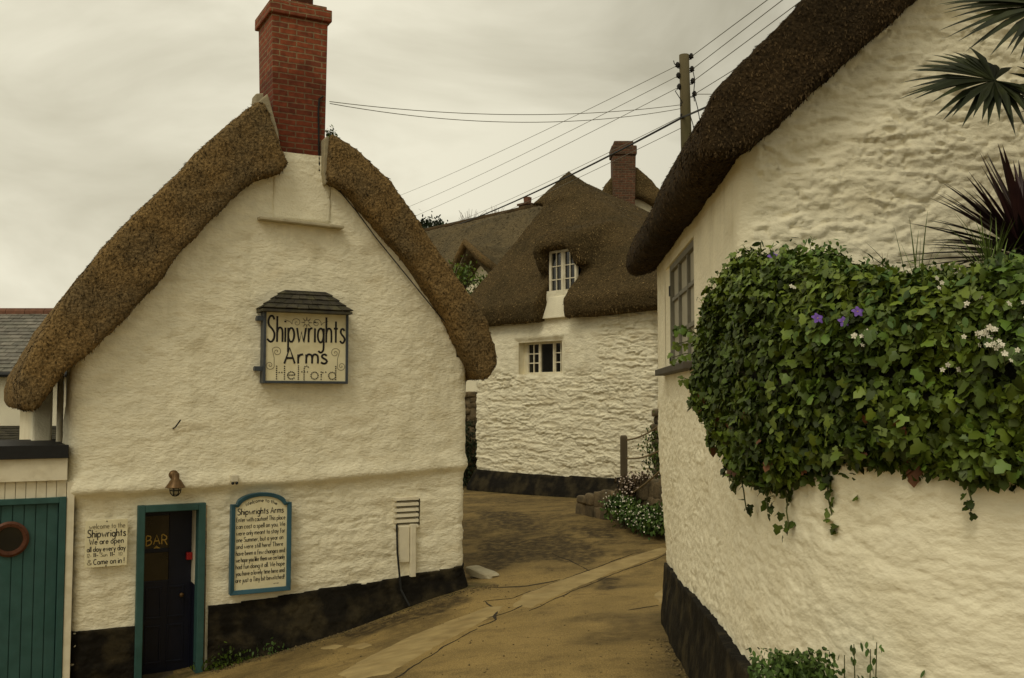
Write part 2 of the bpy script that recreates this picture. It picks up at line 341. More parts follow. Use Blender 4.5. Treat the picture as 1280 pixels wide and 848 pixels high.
def brick_mat(name, c1, c2, mort, dark=None, zdark=None):
    m = bpy.data.materials.new(name); m.use_nodes = True; t = m.node_tree; b = t.nodes['Principled BSDF']; NN = t.nodes.new; LL = t.links.new
    b.inputs['Roughness'].default_value = .88; b.inputs['Specular IOR Level'].default_value = .2
    u = NN('ShaderNodeUVMap'); dn = NN('ShaderNodeTexNoise'); dn.inputs['Scale'].default_value = 7
    tcn = NN('ShaderNodeTexCoord'); LL(tcn.outputs['Object'], dn.inputs[0])
    ad = NN('ShaderNodeMix'); ad.data_type = 'RGBA'; ad.blend_type = 'LINEAR_LIGHT'; ad.inputs[0].default_value = .012; LL(u.outputs[0], ad.inputs[6]); LL(dn.outputs['Color'], ad.inputs[7])
    br = NN('ShaderNodeTexBrick'); br.inputs['Scale'].default_value = 1; br.inputs['Brick Width'].default_value = .225; br.inputs['Row Height'].default_value = .075
    br.inputs['Mortar Size'].default_value = .010; br.inputs['Mortar Smooth'].default_value = .3; br.inputs['Bias'].default_value = -.2
    br.inputs['Color1'].default_value = (*c1, 1); br.inputs['Color2'].default_value = (*c2, 1); br.inputs['Mortar'].default_value = (*mort, 1)
    LL(ad.outputs[2], br.inputs[0])
    n = NN('ShaderNodeTexNoise'); n.inputs['Scale'].default_value = 16; n.inputs['Detail'].default_value = 6; LL(tcn.outputs['Object'], n.inputs[0])
    r = NN('ShaderNodeMapRange'); r.inputs[1].default_value = .25; r.inputs[2].default_value = .75; r.inputs[3].default_value = .65; r.inputs[4].default_value = 1.3; LL(n.outputs[0], r.inputs[0])
    vm = NN('ShaderNodeVectorMath'); vm.operation = 'SCALE'; LL(br.outputs[0], vm.inputs[0]); LL(r.outputs[0], vm.inputs['Scale']); cur = vm.outputs[0]
    if zdark:       # an older, sooty band of bricks below a height of the stack
        sx = NN('ShaderNodeSeparateXYZ'); LL(tcn.outputs['Object'], sx.inputs[0])
        n3 = NN('ShaderNodeTexNoise'); n3.inputs['Scale'].default_value = 3; LL(tcn.outputs['Object'], n3.inputs[0])
        aa = NN('ShaderNodeMath'); aa.operation = 'MULTIPLY_ADD'; aa.inputs[1].default_value = .6; LL(n3.outputs[0], aa.inputs[0]); LL(sx.outputs[2], aa.inputs[2])
        m1 = NN('ShaderNodeMapRange'); m1.inputs[1].default_value = zdark[1] + .22; m1.inputs[2].default_value = zdark[1] + .36; m1.inputs[3].default_value = 1; m1.inputs[4].default_value = 0; LL(aa.outputs[0], m1.inputs[0])
        m2 = NN('ShaderNodeMapRange'); m2.inputs[1].default_value = zdark[0] - .45; m2.inputs[2].default_value = zdark[0] + .2; m2.inputs[3].default_value = .45; m2.inputs[4].default_value = 1; LL(aa.outputs[0], m2.inputs[0])
        mu = NN('ShaderNodeMath'); mu.operation = 'MULTIPLY'; LL(m1.outputs[0], mu.inputs[0]); LL(m2.outputs[0], mu.inputs[1])
        m3 = NN('ShaderNodeMath'); m3.operation = 'MULTIPLY'; m3.inputs[1].default_value = .75; LL(mu.outputs[0], m3.inputs[0])
        mm = NN('ShaderNodeMix'); mm.data_type = 'RGBA'; mm.blend_type = 'MULTIPLY'; mm.inputs[7].default_value = (.55, .46, .46, 1); LL(m3.outputs[0], mm.inputs[0]); LL(cur, mm.inputs[6]); cur = mm.outputs[2]
    LL(cur, b.inputs['Base Color'])
    bn = NN('ShaderNodeBump'); bn.inputs['Strength'].default_value = .9; bn.inputs['Distance'].default_value = .008; bn.invert = True
    mxh = NN('ShaderNodeMath'); mxh.operation = 'MULTIPLY_ADD'; mxh.inputs[1].default_value = -.5; LL(n.outputs[0], mxh.inputs[0]); LL(br.outputs['Fac'], mxh.inputs[2])
    LL(mxh.outputs[0], bn.inputs['Height']); LL(bn.outputs[0], b.inputs['Normal'])
    return m

# ------------------------------------------------------------------ building axes
PUB = Fr(-4.19, 12.2, math.atan2(.469, .883))
COT = Fr(.757, 23.0, math.atan2(-.743, .669))
RH = Fr(1.38, 6.0, R(1.5))

# ------------------------------------------------------------------ ground
gp = [(0, 0, -1.65), (1.4, 1, -1.72), (-3, 2, -1.9), (1.5, 5.5, -2.05), (1.45, 7.5, -2.12), (1.72, 11, -2.38), (0, 8, -2.25), (-1.2, 9.5, -2.52), (-2.84, 10.4, -2.98), (-5.6, 9.6, -3.42), (-5.2, 11.6, -3.45),
      (.4, 11.5, -2.48), (.3, 14.2, -2.56), (2.3, 14.5, -2.42), (2.7, 17, -2.26), (1.36, 18.9, -2.15), (3.2, 20.2, -2.1), (-.9, 24.7, -2.2), (1.2, 22.3, -2.14), (0, 18, -2.38), (-2.5, 21, -2.3), (-5, 26, -2.2), (-2, 30, -2.0), (5, 2, -1.7), (-10, 4, -3.2), (-11, 13, -3.6), (3, -5, -1.4), (-4, -5, -1.6), (6, 16, -2.2), (-9, 22, -2.8)]
for px, py in ((258, 838), (300, 826), (343, 814), (399, 797), (460, 777), (510, 758), (575, 736)):
    u, z = PUB.uz(px, py, -.05); p = PUB.w(u, -.05, z); gp.append((p.x, p.y, p.z))
G = np.array(gp)
def tps_fit(P, lam=.02):
    n = len(P); d = np.linalg.norm(P[:, None, :2] - P[None, :, :2], axis=2); K = np.where(d > 0, d * d * np.log(d + 1e-9), 0) + lam * np.eye(n)
    A = np.zeros((n + 3, n + 3)); A[:n, :n] = K; A[:n, n] = 1; A[:n, n + 1:] = P[:, :2]; A[n, :n] = 1; A[n + 1:, :n] = P[:, :2].T
    return np.linalg.solve(A, np.r_[P[:, 2], 0, 0, 0])
GW = tps_fit(G)
def ground(x, y):
    x = np.asarray(x, float); y = np.asarray(y, float); sh_ = np.broadcast(x, y).shape
    X = np.clip(np.broadcast_to(x, sh_).ravel(), -14, 9); Y = np.clip(np.broadcast_to(y, sh_).ravel(), -6, 32)
    d2 = (X[:, None] - G[None, :, 0]) ** 2 + (Y[:, None] - G[None, :, 1]) ** 2
    z = (np.where(d2 > 0, .5 * d2 * np.log(d2 + 1e-12), 0) @ GW[:len(G)]) + GW[-3] + GW[-2] * X + GW[-1] * Y
    return z.reshape(sh_)
def gz(x, y): return float(ground(np.array([x]), np.array([y]))[0])
def on_ground(px, py):
    r = ray(px, py); t = 3.
    for k in range(400):
        p = r * t
        if p.z < gz(p.x, p.y): break
        t += .1
    lo, hi = t - .1, t
    for k in range(14):
        m = (lo + hi) / 2; p = r * m
        if p.z < gz(p.x, p.y): hi = m
        else: lo = m
    p = r * hi; return (p.x, p.y)

def axis(a, b, st, lo, hi):
    v = list(np.arange(a, b + 1e-6, st)); k = st
    x = a
    while x > lo: k *= 1.35; x -= k; v.insert(0, x)
    x = b; k = st
    while x < hi: k *= 1.35; x += k; v.append(x)
    return np.array(v)
gx = axis(-6, 4.5, .055, -500, 500); gy = axis(3, 26, .055, -300, 900)
GX, GY = np.meshgrid(gx, gy); GZ = ground(GX, GY)
def polyd(pts, X, Y):
    """signed distance to a plan polygon (negative inside)"""
    P = np.array(pts); n = len(P); d = np.full(X.shape, 1e9); ins = np.zeros(X.shape, bool)
    for i in range(n):
        a, b = P[i], P[(i + 1) % n]; e = b - a; t = np.clip(((X - a[0]) * e[0] + (Y - a[1]) * e[1]) / (e @ e + 1e-12), 0, 1)
        d = np.minimum(d, np.hypot(X - a[0] - t * e[0], Y - a[1] - t * e[1]))
        c = ((a[1] > Y) != (b[1] > Y)) & (X < (b[0] - a[0]) * (Y - a[1]) / (b[1] - a[1] + 1e-12) + a[0]); ins ^= c
    return np.where(ins, -d, d)
def lined(pts, X, Y):
    P = np.array(pts); d = np.full(X.shape, 1e9)
    for a, b in zip(P[:-1], P[1:]):
        e = b - a; t = np.clip(((X - a[0]) * e[0] + (Y - a[1]) * e[1]) / (e @ e + 1e-12), 0, 1); d = np.minimum(d, np.hypot(X - a[0] - t * e[0], Y - a[1] - t * e[1]))
    return d
near = (GX > -6.5) & (GX < 5) & (GY > 2.5) & (GY < 27)
GZ = GZ + np.where(near, .018 * fbm(GX * 1.3, GY * 1.3, 4, 3) + .008 * fbm(GX * 7, GY * 7, 8, 3), 0)
gpx = lambda L_: [on_ground(*p) for p in L_]
wob = .28 * fbm(GX * 1.1, GY * 1.1, 21, 4) + .16 * fbm(GX * 5, GY * 5, 22, 3)
# worn tar patches across the lane, the dark damp gutter along the pub, mossy gutter edge
darkpolys = [gpx([(640, 680), (700, 665), (760, 690), (745, 708), (690, 705), (650, 695)]), gpx([(600, 640), (650, 640), (690, 660), (660, 668), (612, 660)]), gpx([(600, 675), (650, 672), (660, 700), (620, 715), (602, 700)]),
             gpx([(700, 655), (770, 662), (780, 675), (735, 672)]), gpx([(745, 722), (780, 722), (772, 742), (745, 738)])]
dk = np.zeros(GX.shape)
for p in darkpolys: dk = np.maximum(dk, sst(.12, -.10, polyd(p, GX, GY) + wob * 1.5))
streak = fbm(GX * .9, GY * 4.2, 31, 4); dk = np.maximum(dk, .75 * sst(.05, .14, streak) * sst(15.3, 16.2, GY) * (GY < 26))
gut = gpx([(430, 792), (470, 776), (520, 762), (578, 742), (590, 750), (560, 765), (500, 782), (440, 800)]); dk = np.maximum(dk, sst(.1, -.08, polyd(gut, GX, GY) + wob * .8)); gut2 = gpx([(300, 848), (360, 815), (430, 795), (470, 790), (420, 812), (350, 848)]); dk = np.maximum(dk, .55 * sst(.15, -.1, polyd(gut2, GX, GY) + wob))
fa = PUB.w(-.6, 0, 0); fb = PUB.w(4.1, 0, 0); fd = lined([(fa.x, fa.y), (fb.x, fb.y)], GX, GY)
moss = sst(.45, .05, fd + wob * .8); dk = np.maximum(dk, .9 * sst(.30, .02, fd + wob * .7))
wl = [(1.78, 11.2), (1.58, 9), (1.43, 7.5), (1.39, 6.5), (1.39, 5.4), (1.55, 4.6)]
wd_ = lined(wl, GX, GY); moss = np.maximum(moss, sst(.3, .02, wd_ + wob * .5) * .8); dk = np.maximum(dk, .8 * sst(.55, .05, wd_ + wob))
cb = lined([(-1.2, 25.0), (3.1, 20.2)], GX, GY); moss = np.maximum(moss, sst(.6, .1, cb + wob)); dk = np.maximum(dk, .6 * sst(.8, .1, cb + wob))
dk = np.maximum(dk, .6 * sst(.04, .2, fbm(GX * .8 + 5, GY * .8, 77, 5))); dk = np.maximum(dk, (.30 + .5 * sst(-.1, .15, fbm(GX * 1.3, GY * 2.6, 78, 5))) * sst(14.2, 15.5, GY + wob * 2))
# the two courses of laid concrete down the middle of the lane (pale)
ridge = sst(.25, .0, lined(gpx([(600, 848), (700, 760), (800, 715)]), GX, GY) + wob) * .25
ns_, nz_ = GX.shape[1], GX.shape[0]; ii = np.arange(nz_ - 1)[:, None] * ns_ + np.arange(ns_ - 1)[None]
gf = np.stack([ii, ii + 1, ii + 1 + ns_, ii + ns_], -1).reshape(-1, 4)
me = mesh_from('road', np.stack([GX, GY, GZ], -1).reshape(-1, 3), gf, [], None, True)
for nm, arr in (('tar', dk), ('moss', moss), ('ridge', ridge)):
    a = me.attributes.new(nm, 'FLOAT', 'POINT'); a.data.foreach_set('value', arr.astype(np.float32).ravel())
def road_mat():
    m = bpy.data.materials.new('worn_lane_surface'); m.use_nodes = True; t = m.node_tree; b = t.nodes['Principled BSDF']; NN = t.nodes.new; LL = t.links.new
    b.inputs['Roughness'].default_value = .85; b.inputs['Specular IOR Level'].default_value = .25
    tcn = NN('ShaderNodeTexCoord')
    def noise(sc, det=6): n = NN('ShaderNodeTexNoise'); n.inputs['Scale'].default_value = sc; n.inputs['Detail'].default_value = det; LL(tcn.outputs['Object'], n.inputs[0]); return n.outputs[0]
    def rng_(s, a, b_, c, d): r = NN('ShaderNodeMapRange'); [r.inputs[i + 1].__setattr__('default_value', q) for i, q in enumerate((a, b_, c, d))]; LL(s, r.inputs[0]); return r.outputs[0]
    def mixc(f, a, c):
        q = NN('ShaderNodeMix'); q.data_type = 'RGBA'; LL(f, q.inputs[0])
        if isinstance(a, tuple): q.inputs[6].default_value = (*a, 1)
        else: LL(a, q.inputs[6])
        q.inputs[7].default_value = (*c, 1); return q.outputs[2]
    cur = mixc(rng_(noise(1.2), .4, .62, 0, 1), (.43, .30, .108), (.33, .23, .082))
    cur = mixc(rng_(noise(5.), .55, .72, 0, .6), cur, (.19, .125, .048))
    def attr(nm): a = NN('ShaderNodeAttribute'); a.attribute_name = nm; return a.outputs['Fac']
    cur = mixc(rng_(attr('ridge'), 0, 1, 0, .7), cur, (.42, .29, .115))
    ml = NN('ShaderNodeMath'); ml.operation = 'MULTIPLY'; LL(attr('tar'), ml.inputs[0]); LL(rng_(noise(9.), .3, .6, .45, 1), ml.inputs[1])
    cur = mixc(ml.outputs[0], cur, (.075, .051, .020))
    ms = NN('ShaderNodeMath'); ms.operation = 'MULTIPLY'; LL(attr('moss'), ms.inputs[0]); LL(rng_(noise(7.), .42, .6, 0, .8), ms.inputs[1])
    cur = mixc(ms.outputs[0], cur, (.10, .082, .016))
    vo = NN('ShaderNodeTexVoronoi'); vo.inputs['Scale'].default_value = 90; LL(tcn.outputs['Object'], vo.inputs[0])
    sp = rng_(vo.outputs['Distance'], .0, .6, 1.35, .62); vm = NN('ShaderNodeVectorMath'); vm.operation = 'SCALE'; LL(cur, vm.inputs[0]); LL(sp, vm.inputs['Scale'])
    LL(vm.outputs[0], b.inputs['Base Color'])
    bn = NN('ShaderNodeBump'); bn.inputs['Distance'].default_value = .02; bn.inputs['Strength'].default_value = .9; LL(noise(45, 9), bn.inputs['Height']); LL(bn.outputs[0], b.inputs['Normal'])
    return m
M['road'] = road_mat(); me.materials.append(M['road'])
ro = bpy.data.objects.new('road', me); C.objects.link(ro); ro['kind'] = 'structure'
from mathutils import kdtree
def gsurf(x, y):
    """height of the built lane sheet (bilinear)"""
    i = np.clip(np.searchsorted(gx, x) - 1, 0, len(gx) - 2); j = np.clip(np.searchsorted(gy, y) - 1, 0, len(gy) - 2)
    a = (x - gx[i]) / (gx[i + 1] - gx[i]); b = (y - gy[j]) / (gy[j + 1] - gy[j])
    return (GZ[j, i] * (1 - a) + GZ[j, i + 1] * a) * (1 - b) + (GZ[j + 1, i] * (1 - a) + GZ[j + 1, i + 1] * a) * b
def strip(nm, la, lb, m, lift=.008, rag=.02, nacr=6, st=.06):
    """a laid sheet between two plan lines, following the lane"""
    la = np.array(la); lb = np.array(lb)
    def res(l, n):
        s = np.r_[0, np.cumsum(np.linalg.norm(np.diff(l, axis=0), axis=1))]; t = np.linspace(0, s[-1], n); return np.stack([np.interp(t, s, l[:, 0]), np.interp(t, s, l[:, 1])], -1)
    n = int(max(np.linalg.norm(np.diff(la, axis=0), axis=1).sum(), .3) / st) + 2; A = res(la, n); B = res(lb, n); T = np.arange(n) * st
    dirv = (B - A) / (np.linalg.norm(B - A, axis=1)[:, None] + 1e-9)
    en = np.minimum(sst(-.02, .30, T + .25 * fbm(T * 4, T * 0 + 3, 57, 3)), sst(-.02, .30, T[-1] - T + .25 * fbm(T * 4, T * 0 + 9, 58, 3))); md = (A + B) / 2; A = md + (A - md) * en[:, None]; B = md + (B - md) * en[:, None]
    A = A - dirv * (rag * 2 * fbm(T * 3, T * 0 + 1.3, 51, 4))[:, None]; B = B + dirv * (rag * 2 * fbm(T * 3, T * 0 + 7.3, 52, 4))[:, None]
    V = []; 
    for k in range(nacr + 1):
        q = A + (B - A) * k / nacr; z = gsurf(q[:, 0], q[:, 1]) + lift * (1 if 0 < k < nacr else -.6); V.append(np.c_[q, z])
    V = np.array(V).transpose(1, 0, 2).reshape(-1, 3); kk = nacr + 1
    i = np.arange(n - 1)[:, None] * kk + np.arange(nacr)[None]; f = np.stack([i, i + 1, i + 1 + kk, i + kk], -1).reshape(-1, 4)
    mm = mesh_from(nm, V, f, m, None, True); o = bpy.data.objects.new(nm, mm); C.objects.link(o); o['kind'] = 'structure'; return o
M['conc'] = mat('pale_worn_concrete', (.38, .285, .125), .9, .2, 5, (.27, .19, .075), .7, 2.6, .008, 60, 6, c2lo=.42, c2hi=.66)
strip('concrete_channel', gpx([(640, 747), (662, 738), (700, 724), (760, 704), (842, 679)]), gpx([(642, 768), (664, 761), (705, 742), (765, 716), (842, 690)]), M['conc'])
strip('concrete_channel', gpx([(404, 852), (455, 822), (510, 795), (560, 776), (600, 762), (625, 752)]), gpx([(478, 852), (515, 828), (555, 805), (592, 785), (622, 768), (640, 762)]), M['conc'])
strip('concrete_patch', gpx([(398, 806), (428, 803)]), gpx([(404, 816), (430, 812)]), M['conc'], rag=.06)
strip('concrete_patch', gpx([(436, 804), (470, 802)]), gpx([(432, 814), (464, 812)]), M['conc'], rag=.06)
strip('concrete_patch', gpx([(828, 730), (840, 722)]), gpx([(808, 758), (836, 760)]), M['conc'], rag=.05)
M['crack'] = mat('open_joint_dirt', (.035, .026, .014), .95, .3, 20)
for ln, wd in (([(662, 764), (705, 744), (765, 718), (840, 692)], .02), ([(596, 787), (560, 806), (520, 832), (490, 852)], .025), ([(604, 752), (640, 748), (668, 738), (715, 720), (790, 693)], .02),
               ([(606, 752), (622, 762), (618, 776), (600, 784)], .05), ([(590, 776), (612, 772), (640, 764), (662, 752)], .03), ([(786, 763), (806, 759), (822, 757)], .035), ([(740, 716), (720, 705), (690, 692)], .03), ([(610, 735), (660, 733), (700, 725)], .09)):
    l = np.array(gpx(ln)); t = np.gradient(l, axis=0); t /= np.linalg.norm(t, axis=1)[:, None]; nn = np.stack([-t[:, 1], t[:, 0]], -1) * wd / 2
    strip('road_crack', l - nn, l + nn, M['crack'], .007, .05, 3, .04)

# ------------------------------------------------------------------ thatch
def thatch(name, root, solids, cuts, mats, voxel, straw, sl_len, sl_w, smooth=6, amp=.03, seed=0, region=None, iters=None):
    """solids: list of MB / point hulls in the thing's axes, fused, softened, weathered, with loose reed ends"""
    bm = bmesh.new()
    for sd_ in solids:
        if isinstance(sd_, MB):
            vs = [bm.verts.new(p) for p in sd_.v]
            for f in sd_.f: bm.faces.new([vs[i] for i in f])
        else:
            vs = [bm.verts.new(p) for p in sd_]; r = bmesh.ops.convex_hull(bm, input=vs)
            bmesh.ops.delete(bm, geom=[g for g in r['geom_interior'] if isinstance(g, bmesh.types.BMVert)], context='VERTS')
    bmesh.ops.recalc_face_normals(bm, faces=bm.faces); bmesh.ops.triangulate(bm, faces=bm.faces)
    me = bpy.data.meshes.new('tmp'); bm.to_mesh(me); bm.free(); o = bpy.data.objects.new('tmp', me); C.objects.link(o); tmp = [o]
    rm = o.modifiers.new('r0', 'REMESH'); rm.mode = 'VOXEL'; rm.voxel_size = voxel
    for c in cuts:
        cm = mesh_from('cut', c.v, c.f, []); co = bpy.data.objects.new('cut', cm); C.objects.link(co); tmp.append(co)
        b = o.modifiers.new('b', 'BOOLEAN'); b.operation = 'DIFFERENCE'; b.object = co; b.solver = 'EXACT'
    if cuts:
        rm = o.modifiers.new('r1', 'REMESH'); rm.mode = 'VOXEL'; rm.voxel_size = voxel
    s_ = o.modifiers.new('s', 'SMOOTH'); s_.factor = .5; s_.iterations = smooth
    bpy.context.view_layer.update(); dg = bpy.context.evaluated_depsgraph_get(); em = bpy.data.meshes.new_from_object(o.evaluated_get(dg))
    for q in tmp: bpy.data.objects.remove(q, do_unlink=True)
    n = len(em.vertices); V = np.zeros(n * 3); em.vertices.foreach_get('co', V); V = V.reshape(-1, 3); Nn = np.zeros(n * 3); em.vertices.foreach_get('normal', Nn); Nn = Nn.reshape(-1, 3)
    V = V + Nn * (amp * 1.6 * vn3(V * 1.6, seed) + amp * vn3(V * 5, seed + 1) + amp * .7 * vn3(V * 14, seed + 2) + amp * .6 * vn3(V * 30, seed + 3))[:, None]
    em.vertices.foreach_set('co', V.astype(np.float32).ravel()); em.update()
    em.calc_loop_triangles(); T = np.zeros(len(em.loop_triangles) * 3, np.int32); em.loop_triangles.foreach_get('vertices', T); T = T.reshape(-1, 3)
    a, b, c = V[T[:, 0]], V[T[:, 1]], V[T[:, 2]]; cr_ = np.cross(b - a, c - a); ar = np.linalg.norm(cr_, axis=1) / 2; fn = cr_ / (2 * ar[:, None] + 1e-12)
    wgt = ar.copy()
    if region is not None: wgt = wgt * region((a + b + c) / 3, fn)
    r_ = np.random.default_rng(seed + 99); k = r_.choice(len(T), straw, p=wgt / wgt.sum()); u1 = np.sqrt(r_.random(straw)); u2 = r_.random(straw)
    P = a[k] * (1 - u1)[:, None] + b[k] * (u1 * (1 - u2))[:, None] + c[k] * (u1 * u2)[:, None]; nn = fn[k]
    dn = np.array([0, 0, -1.]) - nn * (-nn[:, 2])[:, None]; dn = dn / (np.linalg.norm(dn, axis=1)[:, None] + 1e-6)
    D = dn * .9 + nn * .13 + r_.normal(0, .15, (straw, 3)); D /= np.linalg.norm(D, axis=1)[:, None]
    sd2 = np.cross(D, nn + r_.normal(0, .3, (straw, 3))); sd2 /= np.linalg.norm(sd2, axis=1)[:, None] + 1e-9
    ln = sl_len * (.5 + r_.random(straw)); wd = sl_w * (.6 + .8 * r_.random(straw))
    B0 = P - nn * sl_len * .15
    SV = np.stack([B0 - sd2 * wd[:, None] / 2, B0 + sd2 * wd[:, None] / 2, B0 + D * ln[:, None] + sd2 * wd[:, None] * .3, B0 + D * ln[:, None] - sd2 * wd[:, None] * .3], 1).reshape(-1, 3)
    SF = np.arange(straw * 4).reshape(-1, 4)
    FV = [tuple(p.vertices) for p in em.polygons]
    tri = np.array([[f[0], f[1], f[2], f[3]] if len(f) == 4 else [f[0], f[1], f[2], f[2]] for f in FV])
    quads = tri[tri[:, 2] != tri[:, 3]] if len(tri) else tri
    o = part(name, (np.r_[V, SV], np.r_[quads, SF + n]), mats, root)
    sm = np.zeros(len(o.data.polygons), bool); sm[:len(quads)] = True; o.data.polygons.foreach_set('use_smooth', sm)
    bpy.data.meshes.remove(em); return o

# ------------------------------------------------------------------ stroke lettering
def arc(cx, cy, rx, ry, a0, a1, n=12): return [(cx + rx * math.cos(R(a0 + (a1 - a0) * i / n)), cy + ry * math.sin(R(a0 + (a1 - a0) * i / n))) for i in range(n + 1)]
O_ = arc(2, 2.5, 2, 2.5, 0, 360, 14)
HUMP = [(0, 3), (.7, 4.5), (1.9, 5), (3.1, 4.5), (3.5, 3.2), (3.5, 0)]
GL = {
 'a': (4, [O_, [(4, 5), (4, 0)]]), 'b': (4, [[(0, 9), (0, 0)], O_]), 'c': (3.6, [arc(2, 2.5, 2, 2.5, 45, 315)]), 'd': (4, [O_, [(4, 9), (4, 0)]]),
 'e': (4, [[(.05, 2.7), (3.95, 2.7)] + arc(2, 2.5, 2, 2.5, 10, 315)]), 'f': (3.2, [[(3.4, 8.3), (2.7, 9), (1.6, 8.5), (1.2, 7), (1.2, -.5)], [(0, 5), (3, 5)]]),
 'g': (4, [O_, [(4, 5), (4, -1.6), (3.4, -3.1), (2, -3.6), (.5, -3)]]), 'h': (3.5, [[(0, 9), (0, 0)], HUMP]), 'i': (.3, [[(.1, 5), (.1, 0)], [(.1, 6.9), (.1, 7.4)]]),
 'j': (1.2, [[(1, 5), (1, -2.4), (.2, -3.4), (-.8, -3)], [(1, 6.9), (1, 7.4)]]), 'k': (3.2, [[(0, 9), (0, 0)], [(3, 5), (.1, 2.2)], [(1, 3.1), (3.2, 0)]]), 'l': (.3, [[(.1, 9), (.1, 0)]]),
 'm': (6, [[(0, 5), (0, 0)], [(0, 3), (.6, 4.6), (1.6, 5), (2.6, 4.5), (3, 3.2), (3, 0)], [(3, 3), (3.6, 4.6), (4.6, 5), (5.6, 4.5), (6, 3.2), (6, 0)]]), 'n': (3.5, [[(0, 5), (0, 0)], HUMP]), 'o': (4, [O_]),
 'p': (4, [[(0, 5), (0, -3.6)], O_]), 'r': (2.4, [[(0, 5), (0, 0)], [(0, 3), (.8, 4.6), (2.5, 5)]]), 's': (3, [[(2.9, 4.3), (2, 5), (.8, 4.8), (.3, 3.8), (1.2, 2.8), (2.4, 2.1), (3, 1.1), (2.2, .1), (1, 0), (0, .7)]]),
 't': (2.6, [[(1.3, 7.6), (1.3, 0)], [(0, 5), (2.6, 5)]]), 'u': (3.6, [[(0, 5), (0, 1.8), (.6, .4), (1.8, 0), (3, .6), (3.6, 2)], [(3.6, 5), (3.6, 0)]]), 'v': (3.4, [[(0, 5), (1.7, 0), (3.4, 5)]]),
 'w': (6, [[(0, 5), (1.5, 0), (3, 3.6), (4.5, 0), (6, 5)]]), 'y': (3.8, [[(0, 5), (1.9, .4)], [(3.8, 5), (1.2, -3.5)]]),
 'S': (4.6, [[(4.5, 7.8), (3.4, 9), (1.6, 8.8), (.6, 7.2), (1.2, 5.6), (3.2, 4.4), (4.6, 2.8), (4, .8), (2.2, 0), (0, 1)]]), 'A': (5.2, [[(0, 0), (2.6, 8.6), (5.2, 0)], [(.9, 3), (4.3, 3)]]),
 'H': (4.2, [[(0, 8.6), (0, 0)], [(4.2, 8.6), (4.2, 0)], [(0, 4.4), (4.2, 4.4)]]), 'E': (3.4, [[(3.4, 8.5), (0, 8.5), (0, 0), (3.4, 0)], [(0, 4.4), (2.8, 4.4)]]), 'T': (5, [[(0, 8.5), (5, 8.5)], [(2.5, 8.5), (2.5, 0)]]),
 'W': (7, [[(0, 8.5), (1.8, 0), (3.5, 6.5), (5.2, 0), (7, 8.5)]]), 'C': (4.8, [arc(2.8, 4.2, 2.8, 4.2, 50, 310)]),
 'B': (4.2, [[(0, 0), (0, 8.5), (2.4, 8.4), (3.6, 7.4), (3.4, 5.6), (2.2, 4.6), (0, 4.5)], [(2.2, 4.6), (3.9, 3.6), (4.2, 2), (3, .3), (0, 0)]]), 'R': (4.4, [[(0, 0), (0, 8.5), (2.6, 8.4), (3.9, 7), (3.6, 5.2), (2.2, 4.2), (0, 4.1)], [(2, 4.1), (4.4, 0)]]),
 '1': (1.2, [[(0, 7), (1, 8.4), (1, 0)]]), '2': (3.4, [[(0, 6.6), (.8, 8.2), (2.4, 8.4), (3.3, 6.8), (2.4, 4.2), (0, 0), (3.5, 0)]]), '0': (3.6, [arc(1.8, 4.2, 1.8, 4.2, 0, 360, 14)]), '-': (2.4, [[(0, 3), (2.4, 3)]]), '!': (.4, [[(.2, 8.6), (.2, 2.4)], [(.2, .5), (.2, 0)]]), ',': (.6, [[(.4, .5), (0, -1.2)]]), '.': (.4, [[(.2, .4), (.2, 0)]]),
 '&': (4.6, [[(4.6, 0), (1.2, 6.2), (1.4, 8), (2.8, 8.2), (3.1, 6.6), (.4, 3.4), (.4, 1), (2, 0), (3.6, 1), (4.6, 3.4)]]), ' ': (2.6, []) }
SMOOTHC = set('Ssfhnmrgujy&2BCR')
def smooth_line(p):
    if len(p) < 3: return p
    P = [Vector((a, b)) for a, b in p]; o = []
    for i in range(len(P) - 1):
        p0, p1, p2, p3 = P[max(i - 1, 0)], P[i], P[i + 1], P[min(i + 2, len(P) - 1)]
        for t in (0, .33, .66): o.append(.5 * (2 * p1 + (p2 - p0) * t + (2 * p0 - 5 * p1 + 4 * p2 - p3) * t * t + (3 * p1 - p0 - 3 * p2 + p3) * t ** 3))
    return [tuple(q) for q in o] + [tuple(P[-1])]
def text_strokes(txt, gap=1.7):
    x = 0; out_ = []
    for ch in txt:
        wd, st = GL[ch]
        for s_ in st: out_.append([(x + a, b) for a, b in (smooth_line(s_) if ch in SMOOTHC else s_)])
        x += wd + (gap if ch != ' ' else 0)
    return out_, x - gap
def lettering(mb, txt, u0, u1, z, h, v, r, m=0, dots=False, bend=0, tilt=0, jig=0):
    """letters painted between u0 and u1, baseline z, cap height h, standing just proud of the board at v"""
    st, wd = text_strokes(txt); sx = (u1 - u0) / wd; sy = h / 9
    for s_ in st:
        pts = []
        for a, b in s_:
            x = u0 + a * sx; t = (x - (u0 + u1) / 2) / ((u1 - u0) / 2); pts.append((x, v, z + b * sy + bend * (1 - t * t) + tilt * (x - u0)))
        if dots:
            ln = [Vector(p) for p in pts]; tot = sum((q - p).length for p, q in zip(ln, ln[1:])); n = max(2, int(tot / (r * 2.3)))
            for k in range(n):
                dd = tot * k / (n - 1); 
                for p, q in zip(ln, ln[1:]):
                    l_ = (q - p).length
                    if dd <= l_ + 1e-9: c = p + (q - p) * (dd / max(l_, 1e-9)); break
                    dd -= l_
                mb.lathe([(r * .2, -r * .35), (r, -r * .2), (r, r * .3)], c, 6, m, 'y')
        else: mb.tube(pts, r, 5, m, flat=.35)

